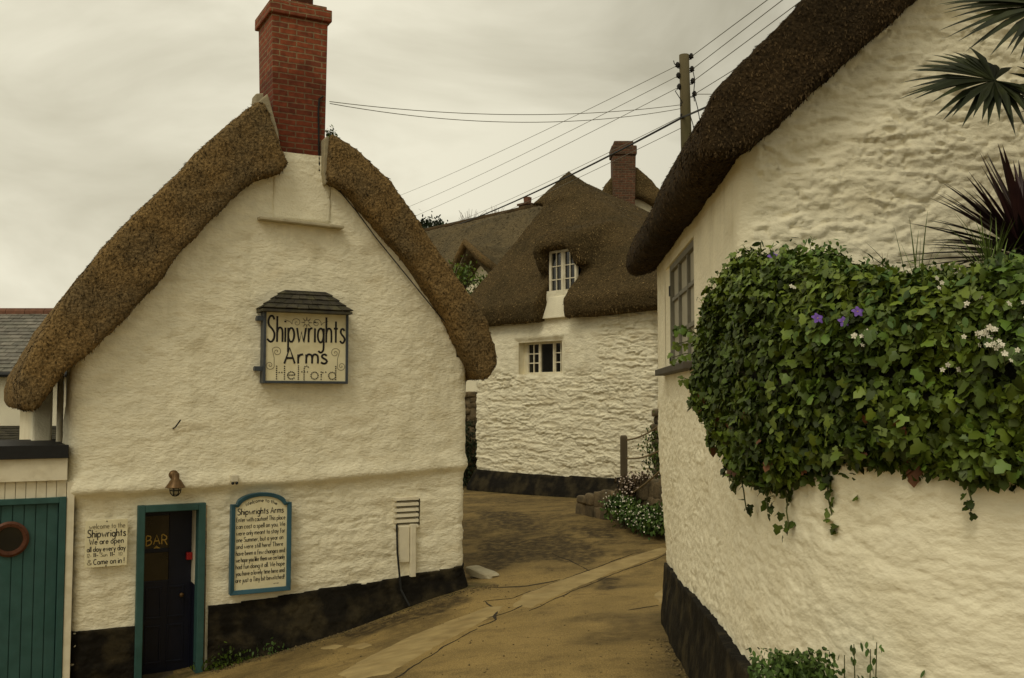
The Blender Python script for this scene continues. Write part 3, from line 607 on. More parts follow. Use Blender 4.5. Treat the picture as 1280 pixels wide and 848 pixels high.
# ------------------------------------------------------------------ PUB
f = PUB.uz
uL, uR = f(86, 600)[0] + .07, f(586, 600)[0] - .06
zled = [f(x, y)[1] for x, y in ((85, 624), (250, 616), (415, 604), (575, 589))]; uled = [f(x, y)[0] for x, y in ((85, 624), (250, 616), (415, 604), (575, 589))]
pl_u, pl_z = zip(*[f(x, y) for x, y in ((60, 795), (88, 789), (168, 782), (256, 757), (330, 748), (400, 735), (460, 728), (520, 716), (583, 704), (600, 700))])
pub = thing('thatched_pub', 'white thatched pub gable with a tall red brick chimney and black tarred base', 'pub', PUB, (1.5, 3, -3.4))
s_off = 8.0                        # arc length of the left side wall; u = uL + (s - s_off) along the front
def pub_u(s): return uL + (s - s_off)
def rel(s, z, seed):
    return .016 * fbm(s * 1.4, z * 1.4, seed, 3) + .020 * fbm(s * 5, z * 7, seed + 3, 4) + .008 * fbm(s * 22, z * 22, seed + 6, 3)
dl, dr = f(170, 700)[0], f(255, 700)[0]; dtop = f(212, 630)[1]; dbot = gz(*PUB.w((dl + dr) / 2, -.05, 0).xy)
lou = [f(*p) for p in ((492, 624), (521, 657))]
def pub_disp(s, z):
    u = pub_u(s); zl = np.interp(u, uled, zled) + .03 * fbm(u * 2, u * 0, 5, 3)
    up = sst(-.03, .09, z - zl) * (.035 + .045 * sst(uR - .1, uR - 1.2, u)) + .035 * np.exp(-((z - zl - .1) / .13) ** 2) * (1 + .8 * np.exp(-((u - uL) / .5) ** 2))
    low = (rubble(s, z, .42, .10, 3) * .014 + .030 * strata(s, z, .55, .085, 5)) * (1 - sst(-.05, .03, z - zl)); upr = (.008 * rubble(s, z, .14, .10, 17) + .008 * strata(s, z, .3, .12, 19)) * sst(0, .1, z - zl)
    d = up + low + upr + rel(s, z, 9)
    rr = np.maximum(np.maximum(dl - u, u - dr), z - dtop); return d * (.35 + .65 * sst(0, .15, rr))
rake_l = [(45, 513), (80, 465), (110, 444), (140, 415), (200, 350), (250, 290), (300, 240), (320, 224), (352, 214)]
rake_r = [(408, 226), (440, 242), (475, 285), (520, 340), (560, 395), (583, 445), (600, 476)]
il = [f(x, y, -.3) for x, y in rake_l]; ir = [f(x, y, -.3) for x, y in rake_r]
gu = [p[0] for p in il] + [p[0] for p in ir]; gzz = [p[1] for p in il] + [p[1] for p in ir]
apex_u = (il[-1][0] + ir[0][0]) / 2
def pub_mask(s, z):
    u = pub_u(s); top = np.interp(u, gu, gzz) + .28
    side = (s < s_off - .02) | (u > uR + .02); top = np.where(side, .75, top); top = np.where(u < uL + .35, np.minimum(top, .55 + (u - uL)), top); top = np.where(u > uR - .2, np.minimum(top, .6), top)
    op = (u > dl + .03) & (u < dr - .03) & (z < dtop - .03) & ~side
    lv = (u > lou[0][0]) & (u < lou[1][0]) & (z < lou[0][1]) & (z > lou[1][1]) & ~side
    return (z < top) & ~op & ~lv
part('wall', path_wall([(uL, 8), (uL, 0), (uR, 0), (uR, 7)], -3.75, 4.2, .024, .024, pub_disp, pub_mask, .13), M['white_rough'], pub, smooth=True)
def pub_pl(s, z):
    u = pub_u(s); pz = np.interp(u, pl_u, pl_z) + .03 * fbm(u * 3, u * 0, 15, 3)
    swell = .16 * sst(.55, -.35, z - pz + .5) * sst(dr + .2, dr + .8, u)
    return np.where(z > pz, -.06, .028 + swell + .02 * rubble(s, z, .3, .1, 43) + .02 * fbm(s * 6, z * 6, 41, 4))
def pub_plm(s, z):
    u = pub_u(s); pz = np.interp(u, pl_u, pl_z) + .03 * fbm(u * 3, u * 0, 15, 3); return (z < pz + .05) & ~((u > dl + .02) & (u < dr - .02)) & (s > 5.8) & (u < uR + 3)
part('plinth', path_wall([(uL, 8), (uL, 0), (uR, 0), (uR, 7)], -3.9, -2.0, .024, .022, pub_pl, pub_plm, .2, ztop=lambda s, z: np.interp(pub_u(s), pl_u, pl_z) + .03 * fbm(pub_u(s) * 3, s * 0, 15, 3) + .012 * fbm(s * 14, s * 0, 16, 2)), M['black'], pub, smooth=True)

ol = [f(x, y, -.1) for x, y in ((24, 512), (22, 481), (30, 456), (48, 425), (79, 372), (110, 333), (150, 289), (200, 239), (250, 188), (290, 153), (318, 128), (328, 135), (338, 165), (346, 192), (353, 208))]
orr = [f(x, y, -.1) for x, y in ((407, 172), (412, 172), (425, 182), (442, 192), (480, 228), (520, 286), (560, 341), (600, 401), (613, 440), (614, 458), (603, 474))]
left = MB().prism(ol + il[::-1], -.36, .78); right = MB().prism(orr + ir[::-1], -.36, .78)
ap = f(368, 128, .8); apz = ap[1] + .0
full = ol[:11] + [(apex_u, ol[10][1] + .05)] + [(orr[3][0], orr[3][1])] + orr[4:] + ir[::-1][:5] + [(apex_u, ol[10][1] - .75)] + il[:6][::-1]
body = MB().prism(full, .72, 7.6)
thatch('thatch_roof', pub, [left, right, body], [], M['thatch'], .055, 90000, .038, .013, 5, .028, 1, region=lambda c, n: np.where(c[:, 1] < 1.2, 1., .12) * np.where(n[:, 1] > .5, .1, 1))
# cement fillets down both sides of the stack, the worn ridge capping beside it
M['brick_l'] = brick_mat('red_stack_brick', (.27, .062, .028), (.21, .048, .025), (.25, .175, .10), zdark=None)
cb0, cb1 = f(343, 214, -.08), f(405, 218, -.08); ct0, ct1 = f(340, 14, -.08), f(410, 22, -.08)
zb, zt = cb0[1] - .25, ct0[1]
BR = brick_mat('red_stack_brick', (.25, .065, .028), (.15, .045, .025), (.24, .165, .09), zdark=(f(372, 210, -.08)[1] + 3.4, f(372, 88, -.08)[1] + 3.4))
ch = MB().hexa([(cb0[0], -.08, zb), (cb1[0], -.08, zb), (cb1[0], .62, zb), (cb0[0], .62, zb), (ct0[0], -.08, zt), (ct1[0], -.08, zt), (ct1[0], .64, zt), (ct0[0], .64, zt)])
chim = part('chimney', ch, BR, pub, .008)
cp = MB().box(ct0[0] - .04, ct1[0] + .045, -.125, .69, zt - .02, zt + .14).box(ct0[0] + .01, ct1[0] - .01, -.07, .63, zt + .14, zt + .2)
part('chimney_cap', cp, BR, pub, .012, sub=chim)
part('flue_pot', MB().lathe([(.15, 0), (.15, .25), (.17, .27), (.17, .34), (.13, .36), (.12, .2)], ((ct0[0] + ct1[0]) / 2 + .12, .28, zt + .19), 18), M['terra'], pub, smooth=True, sub=chim)
q0 = f(324, 128, .5); q1 = f(344, 205, -.1)
fl = MB()
fl.hexa([(cb0[0] - .16, .45, q0[1] - .35), (cb0[0] + .02, .40, q0[1] - .3), (cb0[0] + .02, .66, q0[1] - .2), (cb0[0] - .16, .66, q0[1] - .2), (cb0[0] - .13, .45, q0[1] + .10), (cb0[0] + .02, .40, q0[1] + .12), (cb0[0] + .02, .66, q0[1] + .12), (cb0[0] - .13, .66, q0[1] + .1)])
a0 = f(319, 131, -.1); a1 = f(330, 122, -.1); a2 = f(348, 200, -.1); a3 = f(338, 200, -.1)
fl.prism([a0, a1, f(342, 165, -.1), a2, a3, f(333, 165, -.1)], -.30, .3)
part('mortar_fillet', fl, M['mortar'], pub, .02, sub=chim)
b0 = [f(x, y, -.2) for x, y in ((404.5, 175), (409, 170), (413, 176), (412, 226), (406, 231), (404, 215))]
part('mortar_fillet', MB().prism(b0, -.22, .5), M['mortar'], pub, .012, sub=chim)
# white breast below the stack and its slate ledge
wb = [f(x, y) for x, y in ((340, 205), (409, 210), (413, 278), (337, 272))]
part('chimney_breast', path_wall([(wb[0][0], .3), (wb[0][0], -.1), (wb[1][0] + .02, -.1), (wb[1][0] + .02, .3)], wb[3][1] - .15, wb[0][1] + .15, .02, .02, lambda s, z: .012 * rubble(s, z, .22, .075, 71, .2) + .01 * fbm(s * 9, z * 9, 4, 3) - .09 * sst(wb[3][1] + .0, wb[3][1] - .12, z), None, .03), M['white'], pub, smooth=True)
e0, e1 = f(323, 271, -.15), f(428, 283, -.15)
part('ledge', MB().hexa([(e0[0], -.24, e0[1] - .045), (e1[0], -.24, e1[1] - .045), (e1[0], .1, e1[1] - .03), (e0[0], .1, e0[1] - .03), (e0[0], -.24, e0[1] - .005), (e1[0], -.24, e1[1] - .005), (e1[0], .1, e1[1] + .02), (e0[0], .1, e0[1] + .02)]), M['pstone'], pub, .01)
# cables on the gable and up the stack
cpts = [f(x, y, -.13) for x, y in ((413, 226), (425, 240), (445, 264), (470, 298), (500, 335), (535, 378), (570, 420))]
part('cable', MB().tube([(a, -.14, b) for a, b in cpts], .008, 5), M['wire'], pub)
ccp = [f(x, y, -.1) for x, y in ((399, 214), (398.5, 175), (398, 140), (399, 124), (404, 121))]
part('cable', MB().tube([(a, -.1, b) for a, b in ccp], .012, 5), M['wire'], pub, sub=chim)
# moss tuft beside the stack
def leafset(P, Nrm, size, shape, r_, up=.0, curl=.35, roll=3.14):
    """many flat leaves: positions, facing directions -> verts, tri faces"""
    n = len(P); T = np.array(shape, float); nv = len(T)
    Nrm = Nrm / (np.linalg.norm(Nrm, axis=1)[:, None] + 1e-9); dwn = np.tile([0, 0, -1.], (n, 1)) + r_.normal(0, .45, (n, 3))
    Y = dwn - Nrm * (dwn * Nrm).sum(1)[:, None]; Y /= np.linalg.norm(Y, axis=1)[:, None] + 1e-9; X = np.cross(Y, Nrm)
    sz = size if np.ndim(size) else np.full(n, size)
    bend = -curl * (T[:, 0] ** 2 * 1.2 + (T[:, 1] - .3) ** 2 * .6)
    V = P[:, None] + sz[:, None, None] * (X[:, None] * T[None, :, 0, None] + Y[:, None] * T[None, :, 1, None] + Nrm[:, None] * bend[None, :, None])
    fan = np.array([[0, i, i + 1 if i + 1 < nv else 1] for i in range(1, nv)])
    return V.reshape(-1, 3), (np.arange(n)[:, None, None] * nv + fan[None]).reshape(-1, 3)
IVY = [(0, .35), (0, 0), (.32, -.12), (.52, .18), (.30, .36), (.34, .62), (0, 1.0), (-.34, .62), (-.30, .36), (-.52, .18), (-.32, -.12)]
OVAL = [(0, .45), (0, 0), (.2, .2), (.26, .5), (.15, .82), (0, 1), (-.15, .82), (-.26, .5), (-.2, .2)]
tu, tz = f(414, 172, .0); P = np.c_[tu + rng.normal(0, .035, 260), .0 + rng.normal(0, .06, 260), tz + rng.normal(0, .055, 260)]
part('roof_moss', leafset(P, rng.normal(0, 1, (260, 3)), .04, OVAL, rng), M['ivy'], pub)

# front door
zd0 = dbot - .05
dfr = MB()
FW = .085
for a, b_ in ((dl, dl + FW), (dr - FW, dr)): dfr.box(a, b_, -.075, .12, zd0 + (.0 if a == dl else .04), dtop)
dfr.box(dl + FW, dr - FW, -.073, .12, dtop - FW, dtop - .002)
part('door_frame', dfr, M['teal'], pub, .008)
hl = MB()
il0, il1 = dl + FW, dr - FW
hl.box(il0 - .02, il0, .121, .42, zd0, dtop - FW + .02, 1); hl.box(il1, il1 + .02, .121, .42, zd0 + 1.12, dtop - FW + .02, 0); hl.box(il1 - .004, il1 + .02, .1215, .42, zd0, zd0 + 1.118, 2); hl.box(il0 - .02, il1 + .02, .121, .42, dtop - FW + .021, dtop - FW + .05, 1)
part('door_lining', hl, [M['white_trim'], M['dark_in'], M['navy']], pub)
dv = .36; iw = il1 - il0; hd = dtop - FW - zd0
dm = MB(); g0, g1 = il0 + .05, il0 + iw * .56; zg0 = zd0 + hd * .565; zg1 = zd0 + hd * .955; zgm = f(205, 688, dv)[1]
dm.box(il0 - .01, g0, dv, dv + .05, zd0, zd0 + hd + .02); dm.box(g1, il1 + .01, dv, dv + .05, zd0, zd0 + hd + .02); dm.box(g0, g1, dv, dv + .05, zd0, zg0); dm.box(g0, g1, dv, dv + .05, zg1, zd0 + hd + .02); dm.box(g0, g1, dv + .004, dv + .046, zgm - .025, zgm + .025)
for a, b_ in ((il0 + .08, il0 + iw * .44), (il0 + iw * .54, il1 - .08)):
    for z0_, z1_ in ((zd0 + .15, zd0 + hd * .3), (zd0 + hd * .34, zd0 + hd * .53)):
        for q in (((a, b_, z0_, z0_ + .025)), ((a, b_, z1_ - .025, z1_)), ((a, a + .025, z0_ + .026, z1_ - .026)), ((b_ - .025, b_, z0_ + .026, z1_ - .026))): dm.box(q[0], q[1], dv - .012, dv + .002, q[2], q[3])
door = part('door', dm, M['navy'], pub, .004)
M['bar_glass'] = mat('dim_brown_glass', (.022, .016, .009), .15, .3, 5, (.045, .032, .018), .6, 3, spec=.5)
part('door_glass', MB().box(g0, g1, dv + .02, dv + .03, zg0, zg1), M['bar_glass'], pub, sub=door)
lt = MB(); bz = f(200, 681, dv)[1]
lettering(lt, 'BAR', g0 + .03, g1 - .02, bz - .01, .12, dv + .017, .0075, bend=.015)
lt.tube([(g0 + .11, dv + .017, bz - .055), ((g0 + g1) / 2, dv + .017, bz - .03), (g1 - .09, dv + .017, bz - .055)], [.003, .016, .003], 5, 0, .3); lt.tube([(g0 + .09, dv + .017, bz - .062), (g1 - .07, dv + .017, bz - .062)], .005, 5, 0, .3)
part('lettering', lt, M['gold'], pub, sub=door)
kx, kz = f(226, 743, dv); part('door_knob', MB().lathe([(.012, .0), (.012, -.03), (.028, -.045), (.03, -.06), (.02, -.075)], (kx, dv, kz), 14, 0, 'y'), M['brass'], pub, smooth=True, sub=door)
rx, rz = f(237, 695, .3); part('alarm_call_point', MB().box(il1 - .075, il1 - .002, .27, .34, rz - .045, rz + .045), M['red'], pub, .008)
part('doorstep', MB().hexa([(dl + .02, -.22, zd0 - .15), (dr + .03, -.26, zd0 - .15), (dr + .03, .4, zd0 - .15), (dl + .02, .4, zd0 - .15), (dl + .02, -.22, zd0 + .03), (dr + .03, -.26, zd0 + .06), (dr + .03, .4, zd0 + .05), (dl + .02, .4, zd0 + .03)]), M['stone'], pub, .02)
# louvre vent, conduit, black hose
lv = MB(); (va, vt), (vb, vbm) = lou
for k in range(6):
    z = vbm + (vt - vbm) * k / 5; lv.hexa([(va - .01, -.04, z - .022), (vb + .01, -.04, z - .022), (vb + .01, .05, z + .01), (va - .01, .05, z + .01), (va - .01, -.035, z + .014), (vb + .01, -.035, z + .014), (vb + .01, .055, z + .04), (va - .01, .055, z + .04)])
vent = part('louvre_vent', lv, M['white_trim'], pub)
part('vent_shade_backing', MB().box(va - .03, vb + .03, .06, .09, vbm - .05, vt + .05), M['felt'], pub, sub=vent)  # black plate stands in for the shade behind the slats
c0, c1 = f(511, 655), f(517, 720); part('conduit', MB().box(c0[0], c1[0], -.085, .0, c1[1], c0[1]), M['white_trim'], pub, .006)
c0, c1 = f(497, 658), f(510, 702); part('cover_plate', MB().box(c0[0], c1[0], -.055, .0, c1[1], c0[1]), M['white_trim'], pub, .006)
hp = [f(x, y) for x, y in ((494, 655), (494.5, 690), (496, 735))]; h3 = f(512, 758, -.35)
part('hose', MB().tube([(hp[0][0], -.06, hp[0][1]), (hp[1][0], -.065, hp[1][1]), (hp[2][0], -.15, hp[2][1]), (h3[0], -.35, h3[1])], .014, 6), M['wire'], pub)
# white rain pipe and eaves trim on the side wall
part('side_wall', MB().box(uL - .40, uL - .16, 1.75, 6.5, -3.6, .42), M['white'], pub, .03)
part('rain_pipe', MB().tube([(uL - .10, 1.3, -3.4), (uL - .10, 1.3, .45)], .04, 10), M['white_trim'], pub, smooth=True)
part('corner_board', MB().box(uL - .05, uL + .0, .95, 1.1, -3.4, .55), M['white_trim'], pub, .005)
# old hook
hk0, hk1 = f(216, 537, -.1), f(224, 525, -.1); part('iron_hook', MB().tube([(hk0[0], -.05, hk0[1]), (hk0[0] + .02, -.16, hk0[1] + .03), (hk1[0], -.2, hk1[1])], .009, 5), M['iron'], pub)

# ---- things on the pub front
sg = thing('hanging_sign', 'square cream pub sign with bold black lettering under its own little slate roof', 'sign', PUB, (*[f(382, 478, -.2)[0], -.2], f(382, 480, -.2)[1]))
A0, A1 = f(331, 388, -.25), f(434, 479, -.25); u0, u1, zb_, zt_ = A0[0], A1[0], A1[1], A0[1]
bo = part('board', MB().box(u0 + .02, u1 - .02, -.235, -.1, zb_ + .02, zt_ - .005), M['cream'], sg)
fm = MB().box(u0 - .01, u0 + .022, -.255, -.09, zb_ - .012, zt_).box(u1 - .022, u1 + .01, -.255, -.09, zb_ - .012, zt_).box(u0 + .023, u1 - .023, -.253, -.09, zb_ - .01, zb_ + .022).box(u0 + .023, u1 - .023, -.253, -.09, zt_ - .02, zt_ - .002)
part('frame', fm, M['slateblue'], sg, .004)
Wd = u1 - u0; Hh = zt_ - zb_
X = lambda t: u0 + Wd * t
Z = lambda t: zb_ + Hh * t
lt = MB(); lettering(lt, 'Shipwrights', X(.035), X(.965), Z(.565), Hh * .36, -.237, .0140, tilt=.012)
lettering(lt, 'Arms', X(.24), X(.75), Z(.265), Hh * .23, -.237, .0145, tilt=.02)
lettering(lt, 'Helford', X(.15), X(.86), Z(.05), Hh * .185, -.238, .0088, dots=True)
part('lettering', lt, M['ink'], sg)
def scroll(mb, c, r, turns, a0, sgn, v, w_):
    pts = []
    for k in range(int(16 * turns) + 1):
        t = k / (16 * turns); a = a0 + sgn * 2 * math.pi * turns * t; pts.append((c[0] + r * t * math.cos(a), v, c[1] + r * t * math.sin(a)))
    mb.tube(pts, w_, 4, 0, .3); return pts[-1]
orn = MB()
for cx, sg_ in ((.38, 1), (.62, -1)): 
    e_ = scroll(orn, (X(cx), Z(.845)), Wd * .06, 1.6, 0 if sg_ > 0 else math.pi, sg_, -.237, .004); orn.tube([e_, (X(cx - sg_ * .08), -.237, Z(.855)), (X(cx - sg_ * .14), -.237, Z(.88))], .004, 4, 0, .3)
for k in range(8):
    a = k * math.pi / 4; orn.tube([(X(.5) + math.cos(a) * .025, -.237, Z(.85) + math.sin(a) * .025), (X(.5) + math.cos(a) * .07, -.237, Z(.85) + math.sin(a) * .075)], [.010, .003], 4, 0, .3)
for cx, sg_ in ((.07, 1), (.93, -1)):
    a_ = scroll(orn, (X(cx + .08 * sg_), Z(.43)), Wd * .06, 1.7, -1.6, sg_, -.237, .004); b_ = scroll(orn, (X(cx + .0), Z(.24)), Wd * .055, 1.7, 1.6, sg_, -.237, .004); orn.tube([a_, (X(cx + .05 * sg_), -.237, Z(.34)), b_], .004, 4, 0, .3)
part('ornament', orn, M['ink_grey'], sg)
rf = MB(); r0, r1 = f(328, 386, -.38), f(440, 391, -.38); t0, t1 = f(357, 362, -.1), f(407, 366, -.1)
ze = (r0[1] + r1[1]) / 2 + .01; zr = (t0[1] + t1[1]) / 2
def tri_slates(mb, A, B, Cc, D, rows, cols, th=.012):
    """rows of small slates over the sloping quad A-B (eave) C-D (top)"""
    A, B, Cc, D = map(Vector, (A, B, Cc, D)); nrm = (B - A).cross(D - A).normalized()
    for r_ in range(rows):
        t0_, t1_ = r_ / rows, (r_ + 1.25) / rows; l0 = A.lerp(D, t0_); r0_ = B.lerp(Cc, t0_); l1 = A.lerp(D, min(t1_, 1)); r1_ = B.lerp(Cc, min(t1_, 1)); off = (r_ % 2) * .5
        for c_ in range(-1, cols + 1):
            s0 = max(0, (c_ + off + .02) / cols); s1 = min(1, (c_ + off + .98) / cols)
            if s1 - s0 < .02: continue
            j = random.uniform(-.004, .004); lo = nrm * (th * 1.9 + j); hi = nrm * (th * .3)
            q = [l0.lerp(r0_, s0) + lo, l0.lerp(r0_, s1) + lo, l1.lerp(r1_, s1) + hi, l1.lerp(r1_, s0) + hi]
            mb.hexa([p - nrm * th for p in q] + q)
ua, ub = r0[0], r1[0]
tri_slates(rf, (ua, -.40, ze), (ub, -.40, ze), (t1[0], -.08, zr), (t0[0], -.08, zr), 4, 8)
tri_slates(rf, (ua, -.05, ze), (ua, -.40, ze), (t0[0], -.09, zr), (t0[0], -.07, zr), 4, 3); tri_slates(rf, (ub, -.40, ze), (ub, -.05, ze), (t1[0], -.07, zr), (t1[0], -.09, zr), 4, 3)
rf.prism([(ua, ze - .03), (ub, ze - .03), (ub - .02, ze), (t1[0], zr - .01), (t0[0], zr - .01), (ua + .02, ze)], -.12, -.06); rf.box(ua, ub, -.40, -.06, ze - .035, ze - .004)
part('slate_roof', rf, M['dslate'], sg)
bk = MB()
for x, y in ((326, 398), (323, 461)): q = f(x, y, -.2); bk.box(q[0] - .05, u0, -.22, -.15, q[1] - .03, q[1] + .03); bk.box(q[0] - .04, q[0] + .01, -.16, -.05, q[1] - .02, q[1] + .02)
part('bracket', bk, M['slateblue'], sg, .004)

s2 = thing('welcome_sign', 'small cream welcome notice board on the wall left of the dark bar door', 'sign', PUB, (f(133, 709)[0], -.1, f(133, 709)[1]))
A0, A1, A2, A3 = f(107, 652, -.1), f(160, 648, -.1), f(160, 706, -.1), f(107, 711, -.1); u0, u1 = A0[0], A1[0]; zb_, zt_ = (A2[1] + A3[1]) / 2, (A0[1] + A1[1]) / 2; Wd, Hh = u1 - u0, zt_ - zb_
part('board', MB().box(u0, u1, -.10, -.075, zb_, zt_), M['cream'], s2, .004)
l1, l2 = MB(), MB()
lettering(l1, 'welcome to the', X(.09), X(.93), Z(.82), Hh * .11, -.102, .0038); lettering(l2, 'Shipwrights', X(.05), X(.95), Z(.64), Hh * .16, -.102, .006); lettering(l2, 'We are open', X(.10), X(.90), Z(.49), Hh * .12, -.102, .0046); lettering(l2, 'all day every day', X(.05), X(.95), Z(.335), Hh * .11, -.102, .0043)
lettering(l1, '12-', X(.05), X(.15), Z(.22), Hh * .08, -.102, .003); lettering(l2, '11-', X(.20), X(.31), Z(.22), Hh * .09, -.102, .005); lettering(l1, 'Sun', X(.37), X(.52), Z(.22), Hh * .08, -.102, .003); lettering(l2, '11-', X(.59), X(.70), Z(.22), Hh * .09, -.102, .005); lettering(l1, '10', X(.79), X(.88), Z(.22), Hh * .08, -.102, .003)
lettering(l1, '&', X(.06), X(.16), Z(.06), Hh * .11, -.102, .004); lettering(l2, 'Come on in !', X(.21), X(.93), Z(.06), Hh * .12, -.102, .0046)
part('lettering', l2, M['ink'], s2); part('lettering', l1, M['ink_grey'], s2, label='fainter grey lettering')
part('screw', MB().lathe([(.008, 0), (.006, -.006)], (X(.5), -.10, Z(.97)), 8, 0, 'y'), M['iron'], s2); part('screw', MB().lathe([(.008, 0), (.006, -.006)], (X(.5), -.10, Z(.02)), 8, 0, 'y'), M['iron'], s2)

s3 = thing('message_board', 'tall arched notice board with blue frame and long handwritten greeting', 'sign', PUB, (f(326, 742)[0], -.12, f(326, 742)[1]))
B0, B1 = f(287, 745, -.12), f(365, 737, -.12); u0, u1 = B0[0], f(363.5, 680, -.12)[0]; zb_ = (B0[1] + B1[1]) / 2; zt_ = f(325, 616, -.12)[1]; zs = (f(287, 632, -.12)[1] + f(362, 627, -.12)[1]) / 2; Wd, Hh = u1 - u0, zt_ - zb_
FB = .052
ot = [(u0, zb_), (u1, zb_), (u1, zs), (u1 - .07, zs)] + [((u0 + u1) / 2 + (Wd / 2 - .07) * math.cos(R(a)), zs + (zt_ - zs) * math.sin(R(a))) for a in range(15, 166, 10)] + [(u0 + .07, zs), (u0, zs)]
cx_ = (u0 + u1) / 2
inn = [(u0 + FB, zb_ + FB), (u1 - FB, zb_ + FB), (u1 - FB, zs - FB * .6), (u1 - .09, zs - FB * .7)] + [(cx_ + (Wd / 2 - .1) * math.cos(R(a)), zs - FB * .9 + (zt_ - zs) * math.sin(R(a))) for a in range(15, 166, 10)] + [(u0 + .09, zs - FB * .7), (u0 + FB, zs - FB * .6)]
n_ = len(ot); fb = MB(); vs = [(a, -.15, b) for a, b in ot] + [(a, -.135, b) for a, b in inn] + [(a, -.05, b) for a, b in ot] + [(a, -.10, b) for a, b in inn]
fs = []
for i in range(n_):
    j = (i + 1) % n_; fs += [(i, j, n_ + j, n_ + i), (i, 2 * n_ + i, 2 * n_ + j, j), (n_ + i, n_ + j, 3 * n_ + j, 3 * n_ + i)]
fb.add(vs, fs); part('frame', fb, M['blue'], s3, .006)
part('board', MB().prism([(a + (cx_ - a) * -.03, b) for a, b in inn], -.11, -.06), M['cream'], s3)
lt = MB()
lettering(lt, 'Welcome to the', X(.24), X(.76), Z(.865), Hh * .035, -.112, .0034, bend=.05)
lettering(lt, 'Shipwrights Arms', X(.11), X(.87), Z(.785), Hh * .062, -.112, .0056, tilt=.01)
rows = ['Enter with caution! This place', 'can cast a spell on you. We', 'were only meant to stay for', 'one Summer, but a year on', 'and were still here! There', 'have been a few changes and', 'we hope you like them we certainly', 'had fun doing it all. We hope', 'you have a lovely time here and', 'are just a Tiny bit bewitched!']
for k, t_ in enumerate(rows): lettering(lt, t_, X(.095), X(.90 if len(t_) > 26 else .87), Z(.715 - k * .0665), Hh * .046, -.112, .0036, tilt=.008)
lettering(lt, 'and', X(.72), X(.8), Z(.075), Hh * .014, -.112, .0015)
part('lettering', lt, M['ink'], s3)

lp = thing('wall_lamp', 'brass bulkhead lamp with cone shade and caged bulb above the bar door', 'lamp', PUB, (f(219, 600)[0], -.1, f(219, 600)[1]))
bu, bz_ = f(217, 594, -.1); lu, lz = f(219.5, 601, -.24)
part('wall_plate', MB().lathe([(.055, -.06), (.06, -.1), (.05, -.125), (.02, -.14)], (bu, 0, bz_), 16, 0, 'y'), M['brass'], lp, smooth=True)
part('arm', MB().tube([(bu, -.13, bz_), (lu, -.2, bz_ + .01), (lu, -.24, lz + .05)], .018, 8), M['brass'], lp, smooth=True)
part('lamp_shade', MB().lathe([(.04, .09), (.045, .02), (.06, .01), (.085, -.03), (.115, -.075), (.118, -.082), (.05, -.06)], (lu, -.24, lz), 20), M['brass'], lp, smooth=True)
gl = part('lamp_glass', MB().lathe([(.045, -.07), (.05, -.11), (.045, -.14), (.025, -.165), (.005, -.172)], (lu, -.24, lz), 14), M['cglass'], lp, smooth=True)
cg = MB()
for k in range(6):
    a = k * math.pi / 3; cg.tube([(lu + math.cos(a) * r_, -.24 + math.sin(a) * r_, lz + z_) for r_, z_ in ((.062, -.075), (.064, -.11), (.057, -.145), (.033, -.175), (.004, -.185))], .006, 4)
cg.tube([(lu + math.cos(t) * .064, -.24 + math.sin(t) * .064, lz - .115) for t in np.linspace(0, 2 * math.pi, 15)], .005, 4)
part('lamp_cage', cg, M['iron'], lp)
su, sz_ = f(292, 599, -.12); sn = thing('motion_sensor', 'small white sensor box with two dark lenses under the wall bulge', 'sensor', PUB, (su, -.12, sz_))
part('sensor_body', MB().box(su - .045, su + .045, -.2, -.08, sz_ - .035, sz_ + .055), M['paper'], sn, .012)
for k in (-.024, .024): part('lens', MB().lathe([(.02, -.19), (.018, -.2), (.008, -.212)], (su + k, 0, sz_ - .046), 10, 0, 'y'), M['felt'], sn, smooth=True)
lb = MB(); 

# stone lying at the pub corner
cs = on_ground(603, 722); cz = gz(*cs)
def rock(c, sx, sy, sz, seed, rot=0, tilt=0):
    bm = bmesh.new(); bmesh.ops.create_icosphere(bm, subdivisions=3, radius=1); V = np.array([v.co[:] for v in bm.verts]); F_ = [[v.index for v in q.verts] for q in bm.faces]; bm.free()
    V = np.sign(V) * np.abs(V) ** .42; V = V * (1 + .22 * vn3(V * 1.7 + seed * 3.1, seed) + .1 * vn3(V * 5, seed + 4))[:, None]; V *= [sx, sy, sz]
    ct, st_ = math.cos(tilt), math.sin(tilt); V = np.c_[V[:, 0] * ct - V[:, 2] * st_, V[:, 1], V[:, 0] * st_ + V[:, 2] * ct]
    cr_, sr = math.cos(rot), math.sin(rot); V = np.c_[V[:, 0] * cr_ - V[:, 1] * sr, V[:, 0] * sr + V[:, 1] * cr_, V[:, 2]] + np.array(c); return V, F_
def rocks(nm, lst, m, **k):
    mb = MB()
    for a in lst: v_, f_ = rock(*a); mb.add(v_, f_)
    return mb
solo('corner_stone', rocks('', [((cs[0], cs[1] + .05, cz + .05), .23, .14, .055, 3, -.6, -.2)], 0), M['pstone'], 'pale flat stone lying at the foot of the pub corner', 'stone', W, (cs[0], cs[1], cz), smooth=False)
